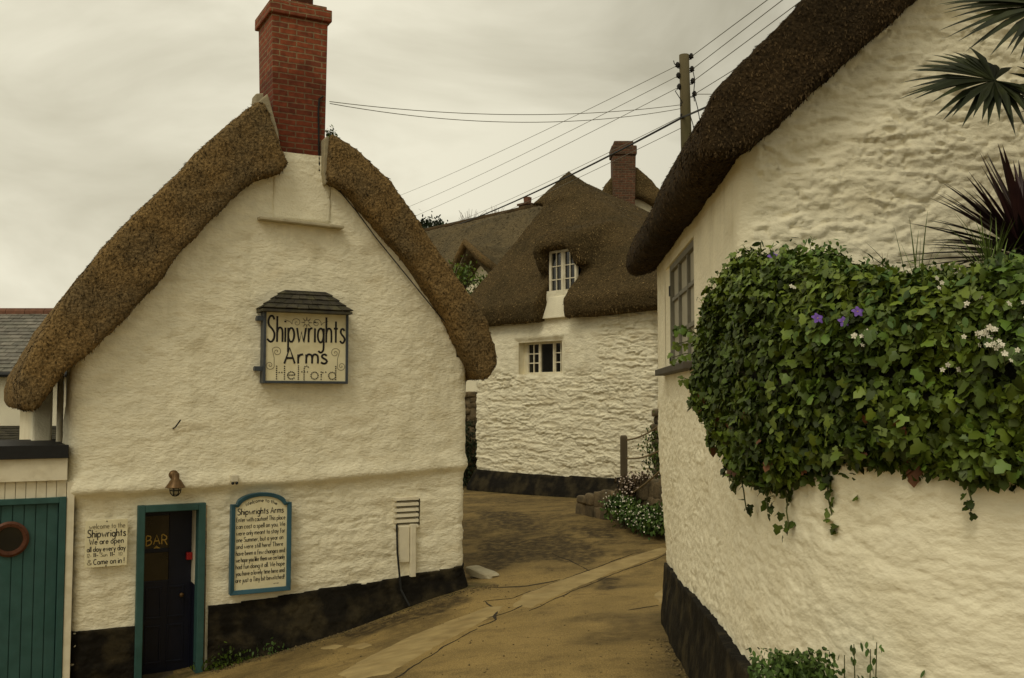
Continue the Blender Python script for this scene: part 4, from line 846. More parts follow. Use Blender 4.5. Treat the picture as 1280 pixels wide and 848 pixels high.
# ------------------------------------------------------------------ SHED left of the pub
f = PUB.uz
sx1 = f(82, 640)[0]; sx0 = sx1 - 3.6; zr0, zr1 = f(40, 573)[1], f(40, 558)[1]
shed = thing('flat_roofed_shed', 'low white boarded shed with black roof edge and wide teal door', 'shed', PUB, (sx1 - 1.8, .8, -3.6))
zd_ = f(40, 622)[1]; zwb = f(40, 601)[1]
part('roof', MB().box(sx0, sx1 - .004, -.14, 2.2, zr1 - .04, zr1), M['felt'], shed)
part('fascia', MB().box(sx0, sx1 + .004, -.17, -.142, zr0, zr1 + .015), M['felt'], shed, .004)
part('trim_board', MB().box(sx0, sx1, -.12, -.07, zwb, zr0 + .01), M['white_trim'], shed, .004)
wm = MB()
for k in range(34):
    a = sx1 - .106 * (k + 1); wm.box(a + .003, a + .103, -.06, -.03, zd_ - .02, zwb + .02)
wm.box(sx0, sx1, -.03, .03, zd_ - .03, zr0); fx_ = f(-62, 700)[0] - .08; wm.box(sx0, fx_, -.03, .03, -3.8, zd_ - .031); [wm.box(sx0 + .106 * k + .003, min(sx0 + .106 * k + .103, fx_), -.06, -.031, -3.8, zd_ - .025) for k in range(int((fx_ - sx0) / .106))]; wm.box(sx0, sx0 + .1, -.03, 2.1, -3.8, zr0); wm.box(sx1 - .05, sx1 - .005, .03, 2.1, -3.8, zr0)
part('wall', wm, M['white_trim'], shed, .003)
fw = .075; fx0 = f(-62, 700)[0]
part('door_frame', MB().box(sx1 - fw, sx1, -.10, .02, -3.8, zd_).box(fx0, sx1 - fw, -.098, .02, zd_ - .07, zd_ - .002).box(fx0 - fw, fx0, -.10, .02, -3.8, zd_), M['teal'], shed, .006)
part('corner_board', MB().box(sx1 + .004, f(88, 700)[0] + .02, -.085, -.02, -3.8, zwb - .02), M['white_trim'], shed, .004)
dm = MB(); pc = f(12, 674, -.05); x = sx1 - fw - .004
k = 0
while x > fx0 + .02:
    a = max(fx0, x - .118); dm.box(a + .004, x - .004, -.05, -.015, -3.75, zd_ - .075); x -= .118
dm.box(fx0, sx1 - fw, -.028, -.0, -3.75, zd_ - .074)
sdoor = part('door', dm, M['teal'], shed, .004)
ring = MB(); rr = .2
prof = [(rr - .005, -.05), (rr, -.075), (rr - .025, -.09), (rr - .06, -.085), (rr - .068, -.06), (rr - .06, -.05)]
vs, fs = [], []
for k in range(32):
    th = 2 * math.pi * k / 32; vs += [(pc[0] + r_ * math.cos(th), y_, pc[1] + r_ * math.sin(th)) for r_, y_ in prof]
for k in range(32):
    for j in range(len(prof) - 1): a = k * len(prof) + j; b_ = ((k + 1) % 32) * len(prof) + j; fs.append((a, b_, b_ + 1, a + 1))
ring.add(vs, fs)
for k in range(10):
    th = 2 * math.pi * (k + .5) / 10; ring.lathe([(.010, -.085), (.008, -.098)], (pc[0] + (rr - .03) * math.cos(th), 0, pc[1] + (rr - .03) * math.sin(th)), 8, 0, 'y')
part('porthole_ring', ring, M['copper'], shed, smooth=False, sub=sdoor)
part('porthole_glass', MB().lathe([(.145, -.055), (.145, -.066)], (pc[0], 0, pc[1]), 32, 0, 'y'), M['glass'], shed, sub=sdoor)

# ------------------------------------------------------------------ SLATE HOUSE far left
sh = thing('slate_roofed_house', 'white rendered house with grey slate roof and red ridge tiles behind the shed', 'house', W, (-14, 23, -3))
hx0, hx1 = -20., -9.25
ze = at(30, 464, 21).z; zri = at(30, 391, 24).z
wl_ = MB().box(hx0, hx1, 21.25, 26.5, -4, ze - .02).prism([(21.25, 0), (26.5, 0), (24, 1)], 0, 0) if False else MB().box(hx0, hx1, 21.25, 26.5, -4, ze - .02)
part('wall', wl_, M['white'], sh)
rm_ = MB(); tri_slates(rm_, (hx0 - .1, 20.95, ze - .03), (hx1 + .15, 20.95, ze - .03), (hx1 + .15, 24, zri), (hx0 - .1, 24, zri), 17, 40, .012)
rm_.prism([(20.98, ze - .06), (27.0, ze - .06), (24, zri - .03)], 0, 1)
for i in range(len(rm_.v) - 6, len(rm_.v)): p = rm_.v[i]; rm_.v[i] = (hx0 if p[1] == 0 else hx1 + .13, p[0], p[2])
part('roof', rm_, M['slate'], sh)
rt = MB()
for k in range(24):
    a = hx0 + .46 * k; pts = [(a + .005, 24 + .13 * math.cos(t), zri - .02 + .13 * math.sin(t)) for t in np.linspace(-.2, math.pi + .2, 7)]; rt.add(pts + [(p[0] + .45, p[1], p[2]) for p in pts], [(i, i + 1, i + 8, i + 7) for i in range(6)] + [tuple(range(6, -1, -1)), tuple(range(7, 14))])
part('ridge_tiles', rt, M['terra'], sh)
part('gutter', MB().tube([(hx0 - .1, 20.88, ze - .08), (hx1 + .2, 20.88, ze - .08)], .055, 8), M['felt'], sh)
lr = MB(); zl0, zl1 = at(24, 557, 18.9).z, at(24, 533, 21).z
tri_slates(lr, (hx0, 18.8, zl0 - .1), (-8.6, 18.8, zl0 - .1), (-8.6, 21.24, zl1), (hx0, 21.24, zl1), 14, 44, .012)
lr.hexa([(hx0, 18.85, -4), (-8.65, 18.85, -4), (-8.65, 21.2, -4), (hx0, 21.2, -4), (hx0, 18.85, zl0 - .16), (-8.65, 18.85, zl0 - .16), (-8.65, 21.2, zl1 - .05), (hx0, 21.2, zl1 - .05)])
solo('slate_lean_to', lr, M['dslate'], 'dark slated lean-to roof against the white house behind the shed', 'lean-to', W, (-14, 20, -3.6))

# ------------------------------------------------------------------ MIDDLE COTTAGE
f = COT.uz
cl = f(596, 560)[0]; crr = f(816, 500)[0]
cot = thing('thatched_cottage', 'white rubble cottage with bell-shaped thatch and one attic window at the lane bend', 'cottage', COT, (.5, 2.5, -2.2))
so_c = 6.0
wz0 = f(660, 468)[1]; wz1 = f(680, 427)[1]; wu0 = f(648, 450)[0]; wu1 = f(702.5, 450)[0]
def cu(s): return cl + s - so_c
pzl = [f(x, y) for x, y in ((592, 585), (700, 594), (780, 597))]
def cot_disp(s, z):
    u = cu(s)
    st = rubble(s, z, .40, .078, 23, 1.0); d = .052 * st + .024 * rubble(s, z, .19, .045, 29, .9) + .022 * strata(s, z, .6, .09, 25)
    upper = sst(wz0 - .05, wz0 + .15, z); plast = upper * sst(wu1 + 1.3, wu1 + 1.0, u)         # thick roughcast either side of the window
    d = d * (1 - plast * .8) + plast * (.06 + .03 * fbm(s * 6, z * 6, 7, 4)) - .05 * sst(wz1 + .12, wz1 + .35, z) * plast
    rr = np.maximum(np.maximum(wu0 - u, u - wu1), np.maximum(z - wz1, wz0 - z)); d = d * (.2 + .8 * sst(0, .12, rr))
    return d + .03 * fbm(s * .8, z * .8, 3, 2)
def cot_mask(s, z):
    u = cu(s); return ~((u > wu0) & (u < wu1) & (z > wz0) & (z < wz1))
s0_, s1_ = so_c + wu0 - cl, so_c + wu1 - cl
part('wall', path_wall([(cl, 6), (cl, 0), (crr, 0), (crr, 5)], -2.5, 2.5, .028, .02, cot_disp, cot_mask, .1, (s0_, s1_), (wz0, wz1)), M['white_rough'], cot, smooth=True)
def cpl(s, z):
    u = cu(s); pz = np.interp(u, [p[0] for p in pzl], [p[1] for p in pzl]) + .03 * fbm(u * 2, u * 0, 5, 3); return np.where(z > pz, -.08, .075 + .25 * sst(.1, -.55, z - pz) + .03 * fbm(s * 3, z * 5, 5, 4))
part('plinth', path_wall([(cl, 6), (cl, 0), (crr, 0), (crr, 5)], -2.6, -1.2, .05, .04, cpl, lambda s, z: z < np.interp(cu(s), [p[0] for p in pzl], [p[1] for p in pzl]) + .06, .15, ztop=lambda s, z: np.interp(cu(s), [p[0] for p in pzl], [p[1] for p in pzl]) + .03 * fbm(cu(s) * 2, s * 0, 5, 3)), M['black'], cot, smooth=True)
def casement(nm, u0, u1, z0, z1, v, lights, root, mats, cols=2, rows=3, open_gap=None, curtain=False, t=.045, gl=.018):
    fm = MB(); fm.box(u0, u0 + t, v - .03, v + .04, z0, z1); fm.box(u1 - t, u1, v - .03, v + .04, z0, z1); fm.box(u0 + t, u1 - t, v - .028, v + .04, z0, z0 + t); fm.box(u0 + t, u1 - t, v - .028, v + .04, z1 - t, z1)
    for k in range(1, lights): c = u0 + (u1 - u0) * k / lights; fm.box(c - t / 2, c + t / 2, v - .026, v + .04, z0 + t, z1 - t)
    w_ = part('window_frame', fm, mats[0], root, .004)
    gm = MB()
    for k in range(lights):
        if open_gap == k: continue
        a, b = u0 + (u1 - u0) * k / lights + t * .6, u0 + (u1 - u0) * (k + 1) / lights - t * .6
        gm.box(a, a + .028, v - .015, v + .015, z0 + t, z1 - t); gm.box(b - .028, b, v - .015, v + .015, z0 + t, z1 - t)
        for j in range(1, cols): c = a + (b - a) * j / cols; gm.box(c - gl / 2, c + gl / 2, v - .013, v + .013, z0 + t, z1 - t)
        for j in range(1, rows): c = z0 + t + (z1 - z0 - 2 * t) * j / rows; gm.box(a + .028, b - .028, v - .011, v + .011, c - gl / 2, c + gl / 2)
    part('glazing_bars', gm, mats[0], root, sub=w_)
    part('window_pane', MB().box(u0 + t, u1 - t, v + .018, v + .026, z0 + t, z1 - t), mats[1], root, sub=w_)
    if curtain:
        pts = []; n = 40; a, b = u0 + t, u0 + (u1 - u0) * .5
        V = [(a + (b - a) * i / n, v + .12 + .02 * math.sin(i * 1.9), z) for z in (z0, z1) for i in range(n + 1)]
        part('curtain', (np.array(V), [(i, i + 1, n + 2 + i, n + 1 + i) for i in range(n)]), M['curtain'], root, smooth=True, sub=w_)
    return w_
M['clear'] = mat('window_glass', (.8, .8, .75), .02, .02, trans=.9, spec=.5)
fu0 = f(661, 450, .22)[0]; fu1 = f(703, 450, .22)[0]
def reveal(root, u0, u1, z0, z1, d, mt, th=.05):
    m_ = MB().box(u0 - th, u0, .0, d, z0 - th, z1 + th).box(u1, u1 + th, .0, d, z0 - th, z1 + th).box(u0, u1, .0, d, z0 - th, z0).box(u0, u1, .0, d, z1, z1 + th)
    return part('window_reveal', m_, mt, root)
reveal(cot, wu0, wu1, wz0, wz1, .3, M['white'])
casement('w', fu0 - .02, wu1, wz0 + .0, wz1, .2, 3, cot, (M['white_trim'], M['glass']), 2, 3, open_gap=1, gl=.026)
part('window_back', MB().box(wu0, wu1, .5, .52, wz0 - .2, wz1 + .2).box(wu0, fu0 - .02, .19, .24, wz0, wz1, 1), [M['felt'], M['white']], cot)
# attic window standing in its thatch hood
dv_ = .02
du0, du1 = f(687.5, 340, dv_)[0], f(721.5, 340, dv_)[0]; dz0, dz1 = f(704, 369, dv_)[1], f(704, 312, dv_)[1]
casement('a', du0, du1, dz0, dz1, dv_, 2, cot, (M['white_trim'], M['glass']), 2, 3, curtain=True, t=.06, gl=.022)
ea = f(695, 392, -.1)[1]
part('window_apron', MB().hexa([(du0 - .12, -.12, ea - .1), (du1 - .05, -.12, ea - .1), (du1 - .05, .3, ea - .1), (du0 - .12, .3, ea - .1), (du0 - .0, -.03, dz0 - .02), (du1, -.03, dz0 - .02), (du1, .3, dz0 - .02), (du0, .3, dz0 - .02)]), M['white'], cot, .015)
part('window_back', MB().box(du0 - .1, du1 + .1, .3, .32, dz0 - .2, dz1 + .2), M['felt'], cot)
el = f(608, 406, -.4)[1]; er = f(815, 385, -.4)[1]
vp = 2.7
pk = COT.loc(ray(711, 221) * 1.0); 
def at_v(px, py, v):
    u, z = COT.uz(px, py, v); return (u, v, z)
P_ = at_v(711, 222, vp)
eL, eR = cl - .42, crr + .5
hull = [(eL, -.30, el - .02), (eR, -.42, er - .02), (eL, 8, el), (eR, 8, er), (eL - .04, -.36, el + .38), (eR, -.45, er + .38), (eL - .02, 8, el + .4), (eR, 8, er + .4),
        (P_[0], vp, P_[2] + .05), (P_[0] + .1, 8, P_[2] - 1.0), (eL + .95, .75, el + 1.75), (eR - 1.4, .9, er + 1.75)]
# hood over the attic window
hz = dz1 + .02; um = (du0 + du1) / 2
hood = [(du0 - .38, -.05, hz - .5), (du1 + .30, -.10, hz - .45), (du0 - .30, -.33, hz + .02), (du1 + .22, -.36, hz + .02), (du0 - .25, -.25, hz + .28), (du1 + .2, -.28, hz + .28), (um, -.2, hz + .42), (um - .5, 1.6, hz + .85), (um + .6, 1.6, hz + .85), (um - .9, 1.3, hz - .2), (um + .9, 1.3, hz - .2)]
cutb = MB().hexa([(du0 - .13, -1.2, ea - .6), (du1 - .10, -1.2, ea - .6), (du1 - .10, .35, ea - .6), (du0 - .13, .35, ea - .6), (du0 - .03, -1.2, hz - .01), (du1 - .03, -1.2, hz - .01), (du1 - .03, .35, hz - .01), (du0 - .03, .35, hz - .01)])
thatch('thatch_roof', cot, [hull, hood, [(P_[0] - .75, vp - .75, P_[2] - .75), (P_[0] + .8, vp - .75, P_[2] - .72), (P_[0] + .8, vp + .9, P_[2] - .72), (P_[0] - .75, vp + .9, P_[2] - .75), (P_[0], vp, P_[2] + .22)]], [cutb], M['thatch_mid'], .07, 70000, .05, .013, 5, .022, 5, region=lambda c, n: (n[:, 1] < .5) * (c[:, 1] < 5) * np.where(n[:, 1] < -.95, .3, 1))
part('roof_finial', MB().lathe([(.14, -.14), (.09, .0), (.05, .08), (.02, .12)], (P_[0], vp, P_[2] + .04), 12), M['thatch_dark'], cot, smooth=True)

# ------------------------------------------------------------------ house behind with the leaning brick stack
Yb = 31.
bh = thing('chimney_cottage', 'thatched house half hidden behind the cottage with a squat dark brick chimney', 'house', W, (at(790, 260, Yb).x, Yb, -2))
q = lambda x, y: at(x, y, Yb)
gpoly = [(q(755, 240).x, q(755, 232).z), (q(775, 212).x, q(785, 208).z), (q(795, 212).x, q(798, 207).z), (q(815, 228).x, q(815, 224).z), (q(834, 262).x, q(834, 246).z), (q(834, 290).x, q(834, 275).z), (q(822, 262).x, q(820, 258).z), (q(800, 248).x, q(800, 246).z), (q(786, 246).x, q(786, 246).z), (q(768, 268).x, q(768, 262).z), (q(752, 262).x, q(752, 250).z)]
wp = [(q(772, 255).x, -3), (q(830, 262).x, -3), (q(830, 262).x, q(0, 262).z), (q(800, 240).x, q(0, 238).z), (q(786, 236).x, q(0, 236).z), (q(772, 255).x, q(0, 256).z)]
part('wall', MB().prism(wp, Yb + .35, Yb + 7), M['white'], bh)
thatch('thatch_roof', bh, [MB().prism([(a, b) for a, b in gpoly], Yb, Yb + 7)], [], M['thatch_mid'], .09, 3000, .09, .02, 3, .03, 8)
k0, k1, k2, k3 = q(766, 252), q(792, 250), q(794.5, 180), q(763, 182)
cB = MB().hexa([(k0.x, Yb - .25, k0.z - .8), (k1.x, Yb - .25, k0.z - .8), (k1.x, Yb + .5, k0.z - .8), (k0.x, Yb + .5, k0.z - .8), (k3.x + .05, Yb - .22, k3.z - .35), (k2.x - .02, Yb - .22, k3.z - .35), (k2.x - .02, Yb + .5, k3.z - .35), (k3.x + .05, Yb + .5, k3.z - .35)])
cB.box(k3.x + .01, k2.x + .01, Yb - .27, Yb + .55, k3.z - .352, k3.z - .06).box(k3.x + .09, k2.x - .09, Yb - .2, Yb + .48, k3.z - .062, k3.z + .1)
BR2 = brick_mat('old_dark_brick', (.125, .056, .032), (.06, .038, .025), (.13, .10, .06))
part('chimney', cB, BR2, bh, .03)

# ------------------------------------------------------------------ long thatched house to the left, far
lf = Fr(*(lambda a, b: (a.x, a.y, math.atan2(b.y - a.y, b.x - a.x)))(at(530, 290, 39.), at(668, 264, 34.)))
A_, B_ = at(530, 290, 39.), at(668, 264, 34.); LLn = (B_ - A_).xy.length; zr_ = (A_.z + B_.z) / 2
lh = thing('long_thatched_house', 'long low thatched house with a pointed dormer far behind the lane', 'house', lf, (LLn / 2, 1, -2))
part('wall', MB().box(-5.6, LLn + 2.6, -3.2, 3.2, -3, zr_ - 2.9), M['white'], lh)
dp = lf.uz(600, 305, -3.2); hw = .95
roofp = MB().add([], [])
sect = [(-3.9, zr_ - 3.35), (-3.7, zr_ - 2.95), (-.3, zr_ - .02), (0, zr_ + .08), (.3, zr_ - .02), (3.7, zr_ - 2.95), (3.9, zr_ - 3.35)]
nn_ = len(sect); vs = [(-6, a, b) for a, b in sect] + [(LLn + 3, a, b) for a, b in sect]
roofp.add(vs, [tuple(range(nn_)), tuple(range(2 * nn_ - 1, nn_ - 1, -1))] + [(i, nn_ + i, nn_ + (i + 1) % nn_, (i + 1) % nn_) for i in range(nn_)])
dz_ = dp[1]; du = dp[0]
dhood = [(du - 1.25, -3.55, dz_ - 1.35), (du - .95, -3.55, dz_ - 1.35), (du, -3.65, dz_ - .42), (du + .95, -3.55, dz_ - 1.0), (du + 1.3, -3.55, dz_ - 1.0), (du, -3.75, dz_), (du - 1.3, -1.4, dz_ - 1.3), (du + 1.3, -1.4, dz_ - 1.), (du, -.6, dz_ + .02)]
dcut = MB().prism([(du - .78, dz_ - 2.6), (du + .78, dz_ - 2.6), (du + .78, dz_ - 1.1), (du, dz_ - .38), (du - .78, dz_ - 1.1)], -4.6, -3.0)
thatch('thatch_roof', lh, [roofp, dhood], [dcut], M['thatch_far'], .10, 14000, .10, .034, 3, .03, 12, region=lambda c, n: (n[:, 1] < .2) * 1.)
part('dormer_wall', MB().prism([(du - .85, dz_ - 2.6), (du + .85, dz_ - 2.6), (du + .85, dz_ - 1.05), (du, dz_ - .34), (du - .85, dz_ - 1.05)], -3.05, -2.9), M['white'], lh)
part('dormer_ridge', MB().tube([(du - 1.3, -3.62, dz_ - 1.32), (du - .6, -3.72, dz_ - .62), (du, -3.78, dz_ - .02), (du + .6, -3.72, dz_ - .5), (du + 1.35, -3.6, dz_ - 1.0)], .12, 8), M['thatch'], lh, smooth=True)
rc = MB().tube([(-6, 0, zr_ + .06), (LLn + 3, 0, zr_ + .06)], .13, 8); part('ridge_cap', rc, M['thatch_dark'], lh, smooth=True)
sc = lf.uz(660, 264, .3); cs_ = MB().box(sc[0] - .22, sc[0] + .22, .05, .5, sc[1] - .6, sc[1] + .18).box(sc[0] - .26, sc[0] + .26, .0, .55, sc[1] + .18, sc[1] + .25)
lc = part('chimney', cs_, BR2, lh, .01); part('chimney_pot', MB().lathe([(.13, 0), (.15, .22), (.1, .24)], (sc[0], .28, sc[1] + .25), 10), M['terra'], lh, sub=lc)

# ------------------------------------------------------------------ RIGHT HOUSE
rh = thing('roadside_cottage', 'white stone cottage at the lane corner with a dark sweeping thatch verge', 'cottage', RH, (3, 3, -2.2))
far = RH.loc((1.61, 11.05, 0)); FU, FV = far[0], far[1]
gz0 = -2.55
wl0 = [(3.4, FV + .02), (FU, FV), (0, 0), (6.6, 0), (6.6, 5)]
arc0 = (Vector((3.4, FV + .02)) - Vector((FU, FV))).length; arc1 = arc0 + (Vector((FU, FV))).length
# window in the lane side (positions along the lane wall, from its far corner)
lane = Fr(1.61, 11.05, math.atan2(6 - 11.05, 1.38 - 1.61)); D_ = .045
wa = lane.uz(842, 400, D_); wb_ = lane.uz(868, 400); wzt = lane.uz(842, 325)[1]; wzb = lane.uz(842, 461)[1]
wr0 = lane.uz(831, 400)[0]
def rh_disp(s, z):
    v = s - arc0; onl = (s < arc1); g = s - arc1
    gab = .036 * rubble(s, z, .32, .085, 61, 1.2) + .014 * rubble(s, z, .13, .04, 64, 1.2) + .024 * strata(s, z, .42, .11, 67) + .008 * strata(s, z, .16, .05, 69) + .02 * fbm(s * 2, z * 3, 62, 4) + .006 * fbm(s * 20, z * 30, 3, 3)
    smo = .0 + .010 * fbm(s * 3, z * 3, 63, 3) + .003 * fbm(s * 30, z * 30, 63, 2)
    low = .0 + .012 * rubble(s, z, .16, .055, 65, .9) + .012 * strata(s, z, .25, .07, 68) + .012 * fbm(s * 6, z * 8, 66, 4)
    t = sst(wzb - .35, wzb - .1, z + .2 * fbm(s * 2, z * 2, 1, 2)); ln = low * (1 - t) + smo * t
    k = sst(arc1 - .03, arc1 + .05, s + .03 * fbm(z * 5, z * 0, 2, 3)); d = ln * (1 - k) + gab * k
    d = d - .10 * sst(-.2, -2.3, z) * sst(2.2, .2, v) 
    d = np.where(onl, np.minimum(d, .012 + 9 * np.maximum(0, np.maximum(np.abs(v - (wr0 + wb_[0]) / 2) - 1.2, np.abs(z - (wzt + wzb) / 2) - 1.0))), d); rr = np.maximum(np.maximum(wr0 - v, v - wb_[0]), np.maximum(z - wzt, wzb - z)); d = np.where(onl & (v > 0), d * (.15 + .85 * sst(0, .10, rr)), d)
    return d
rakez = lambda u: 1.51 + .93 * u
def rh_mask(s, z):
    v = s - arc0; g = s - arc1
    top = np.where(s < arc1, 1.72, np.minimum(rakez(g) + .32, 4.6 - .93 * (g - 3.3)))
    op = (v > wr0) & (v < wb_[0]) & (z < wzt) & (z > wzb)
    return (z < top) & ~op & ((s < arc1 + 6.6) | (z < 1.5)) & (s > arc0 - 1.2)
part('wall', path_wall(wl0, -2.7, 4.6, .0145, .0135, rh_disp, rh_mask, .10, (arc0 + wr0, arc0 + wb_[0]), (wzt, wzb)), M['white_soft'], rh, smooth=True)
def rpt(u, v, z):          # lane-wall axes -> the house's own axes
    return RH.loc(lane.w(u, v, z))
def lbox(mb, u0, u1, v0, v1, z0, z1, m=0):
    return mb.hexa([rpt(u0, v0, z0), rpt(u1, v0, z0), rpt(u1, v1, z0), rpt(u0, v1, z0), rpt(u0, v0, z1), rpt(u1, v0, z1), rpt(u1, v1, z1), rpt(u0, v1, z1)], m)
rv = MB()
lbox(rv, wr0 - .05, wr0, .0, D_ + .08, wzb - .05, wzt + .05); lbox(rv, wb_[0], wb_[0] + .05, 0, D_ + .08, wzb - .05, wzt + .05); lbox(rv, wr0, wb_[0], 0, D_ + .08, wzt, wzt + .05); lbox(rv, wr0, wb_[0], 0, D_ + .08, wzb - .05, wzb)
rv.hexa([rpt(wr0, .0, wzb), rpt(wa[0] - .04, D_, wzb), rpt(wa[0] - .04, D_ + .07, wzb), rpt(wr0 - .04, D_ + .07, wzb), rpt(wr0, .0, wzt), rpt(wa[0] - .04, D_, wzt), rpt(wa[0] - .04, D_ + .07, wzt), rpt(wr0 - .04, D_ + .07, wzt)])
part('window_reveal', rv, M['white'], rh)
wn = MB(); a, b = wa[0] - .04, wb_[0]; t = .06
lbox(wn, a, a + t, D_ - .03, D_ + .05, wzb, wzt); lbox(wn, b - t, b, D_ - .03, D_ + .05, wzb, wzt); lbox(wn, a + t, b - t, D_ - .028, D_ + .05, wzb, wzb + t); lbox(wn, a + t, b - t, D_ - .028, D_ + .05, wzt - t, wzt)
wf = part('window_frame', wn, M['grey'], rh, .004)
wn = MB()
for k in (1, 2): c = a + (b - a) * k / 3; lbox(wn, c - .022, c + .022, D_ - .02, D_ + .03, wzb + t, wzt - t)
for k in (1, 2): c = wzb + (wzt - wzb) * k / 3; lbox(wn, a + t, b - t, D_ - .016, D_ + .026, c - .018, c + .018)
part('glazing_bars', wn, M['grey'], rh, sub=wf)
wn = MB(); lbox(wn, a + t, b - t, D_ + .008, D_ + .02, wzb + t, wzt - t); part('shutter_panel', wn, mat('pale_grey_panel', (.40, .375, .29), .7, .1, 6), rh, sub=wf)
wn = MB()
for z in (wzb + .12, wzt - .25): lbox(wn, a - .01, a + .05, D_ - .04, D_ - .031, z - .05, z + .05)
part('hinge', wn, M['iron'], rh, sub=wf)
wn = MB(); lbox(wn, wr0 - .06, b + .06, -.10, D_ + .03, wzb - .05, wzb + .012); part('window_sill', wn, M['sill'], rh, .008)
# thatch: the eave along the lane, the verge rising over the gable
oz = [(.0, 1.46), (-.22, 1.40), (-.30, 1.47), (-.30, 1.60), (-.20, 1.82)]
ax = 3.3
def sec(dx): return [(a + dx, b) for a, b in oz] + [(.33 + dx, 2.36), (ax, 5.16), (6.9, 1.8), (7.0, 1.4), (6.65, 1.42), (ax, 4.50)]
rs = MB(); s1, s2 = sec(0), sec(FU); n_ = len(s1); v0_, v1_ = -.28, FV + .28
rs.add([(a, v0_, b) for a, b in s1] + [(a, v1_, b) for a, b in s2], [tuple(range(n_)), tuple(range(2 * n_ - 1, n_ - 1, -1))] + [(i, n_ + i, n_ + (i + 1) % n_, (i + 1) % n_) for i in range(n_)])
thatch('thatch_roof', rh, [rs], [], M['thatch_dark'], .045, 130000, .027, .010, 7, .022, 31, region=lambda c, n: (c[:, 0] < 3) * np.where(c[:, 1] < .6, 2.5, 1) * np.where((n[:, 2] > .5), .6, 1) + 1e-6)

# garden wall curving round the corner
GWp = [(1.49, 7.3), (1.43, 6.6), (1.385, 6.0), (1.375, 5.4), (1.42, 4.95), (1.55, 4.5), (1.8, 4.12), (2.2, 3.86), (2.8, 3.72), (3.6, 3.66), (5.5, 3.6)]
def spl(P, n=14):
    P = [Vector(p) for p in P]; o = []
    for i in range(len(P) - 1):
        p0, p1, p2, p3 = P[max(i - 1, 0)], P[i], P[i + 1], P[min(i + 2, len(P) - 1)]
        for k in range(n):
            t = k / n; o.append(.5 * (2 * p1 + (p2 - p0) * t + (2 * p0 - 5 * p1 + 4 * p2 - p3) * t * t + (3 * p1 - p0 - 3 * p2 + p3) * t ** 3))
    o.append(P[-1]); return [tuple(q) for q in o]
gws = spl(GWp)
gw = thing('garden_wall', 'curved white rubble garden wall with black base below the ivy', 'wall', W, (2.2, 4.5, -2))
def gw_disp(s, z):
    sk = s + .3 * z
    return .02 + .006 * rubble(sk, z, .20, .06, 81, .9) + .010 * strata(sk, z, .30, .06, 83) + .009 * strata(sk, z, .13, .026, 87) + .018 * fbm(s * 1.6, z * 2.2, 82, 3) + .010 * fbm(s * 9, z * 12, 86, 4) - .02 * sst(.35, .0, s)
part('wall', path_wall(gws, -2.4, .02, .013, .013, gw_disp, None, 0, smooth_n=.12), M['white_soft'], gw, smooth=True)
# black base along the lane house and the garden wall: top about .57 m above the lane
bpl = spl([(3.4, 11.14), (1.90, 11.08)], 4)[:-1] + spl([(1.74, 11.02), (1.66, 10), (1.57, 9), (1.50, 7.8)], 8)[:-1] + spl(GWp[1:], 14)
def plinth_top(x, y): return ground(x, y) + np.interp(y, [3.5, 5, 6, 9, 11], [.50, .56, .58, .60, .60])
Pb, slb, _ = path_pts(bpl, .02)
def bp_xy(s): return np.interp(s, slb, Pb[:, 0]), np.interp(s, slb, Pb[:, 1])
def bp_disp(s, z):
    x, y = bp_xy(s); pt = plinth_top(x, y) + .035 * fbm(s * 3, s * 0, 85, 3); return np.where(z > pt, -.05, .085 + .03 * fbm(s * 4, z * 6, 84, 4) + .05 * sst(-.1, -.6, z - pt))
def bp_mask(s, z):
    x, y = bp_xy(s); return z < plinth_top(x, y) + .035 * fbm(s * 3, s * 0, 85, 3) + .04
part('plinth', path_wall(bpl, -2.75, -1.0, .02, .02, bp_disp, bp_mask, 0, smooth_n=.12, ztop=lambda s, z: plinth_top(*bp_xy(s)) + .035 * fbm(s * 3, s * 0, 85, 3) + .012 * fbm(s * 15, s * 0, 86, 2)), M['black'], gw, smooth=True)
soil = MB(); zs_ = .02
sp = [(1.6, 5.9), (1.52, 5.3), (1.62, 4.9), (1.8, 4.5), (2.3, 4.0), (3, 3.85), (5.4, 3.75), (5.4, 5.95)]
soil.add([(a, b, zs_ + .03 * random.random()) for a, b in sp] + [(a, b, -2.3) for a, b in sp], [tuple(range(8))] + [(i, 8 + i, 8 + (i + 1) % 8, (i + 1) % 8) for i in range(8)])
so_ = solo('garden_bed', soil, M['soil'], '', '', W, (2.5, 5, -2.2), kind='structure')

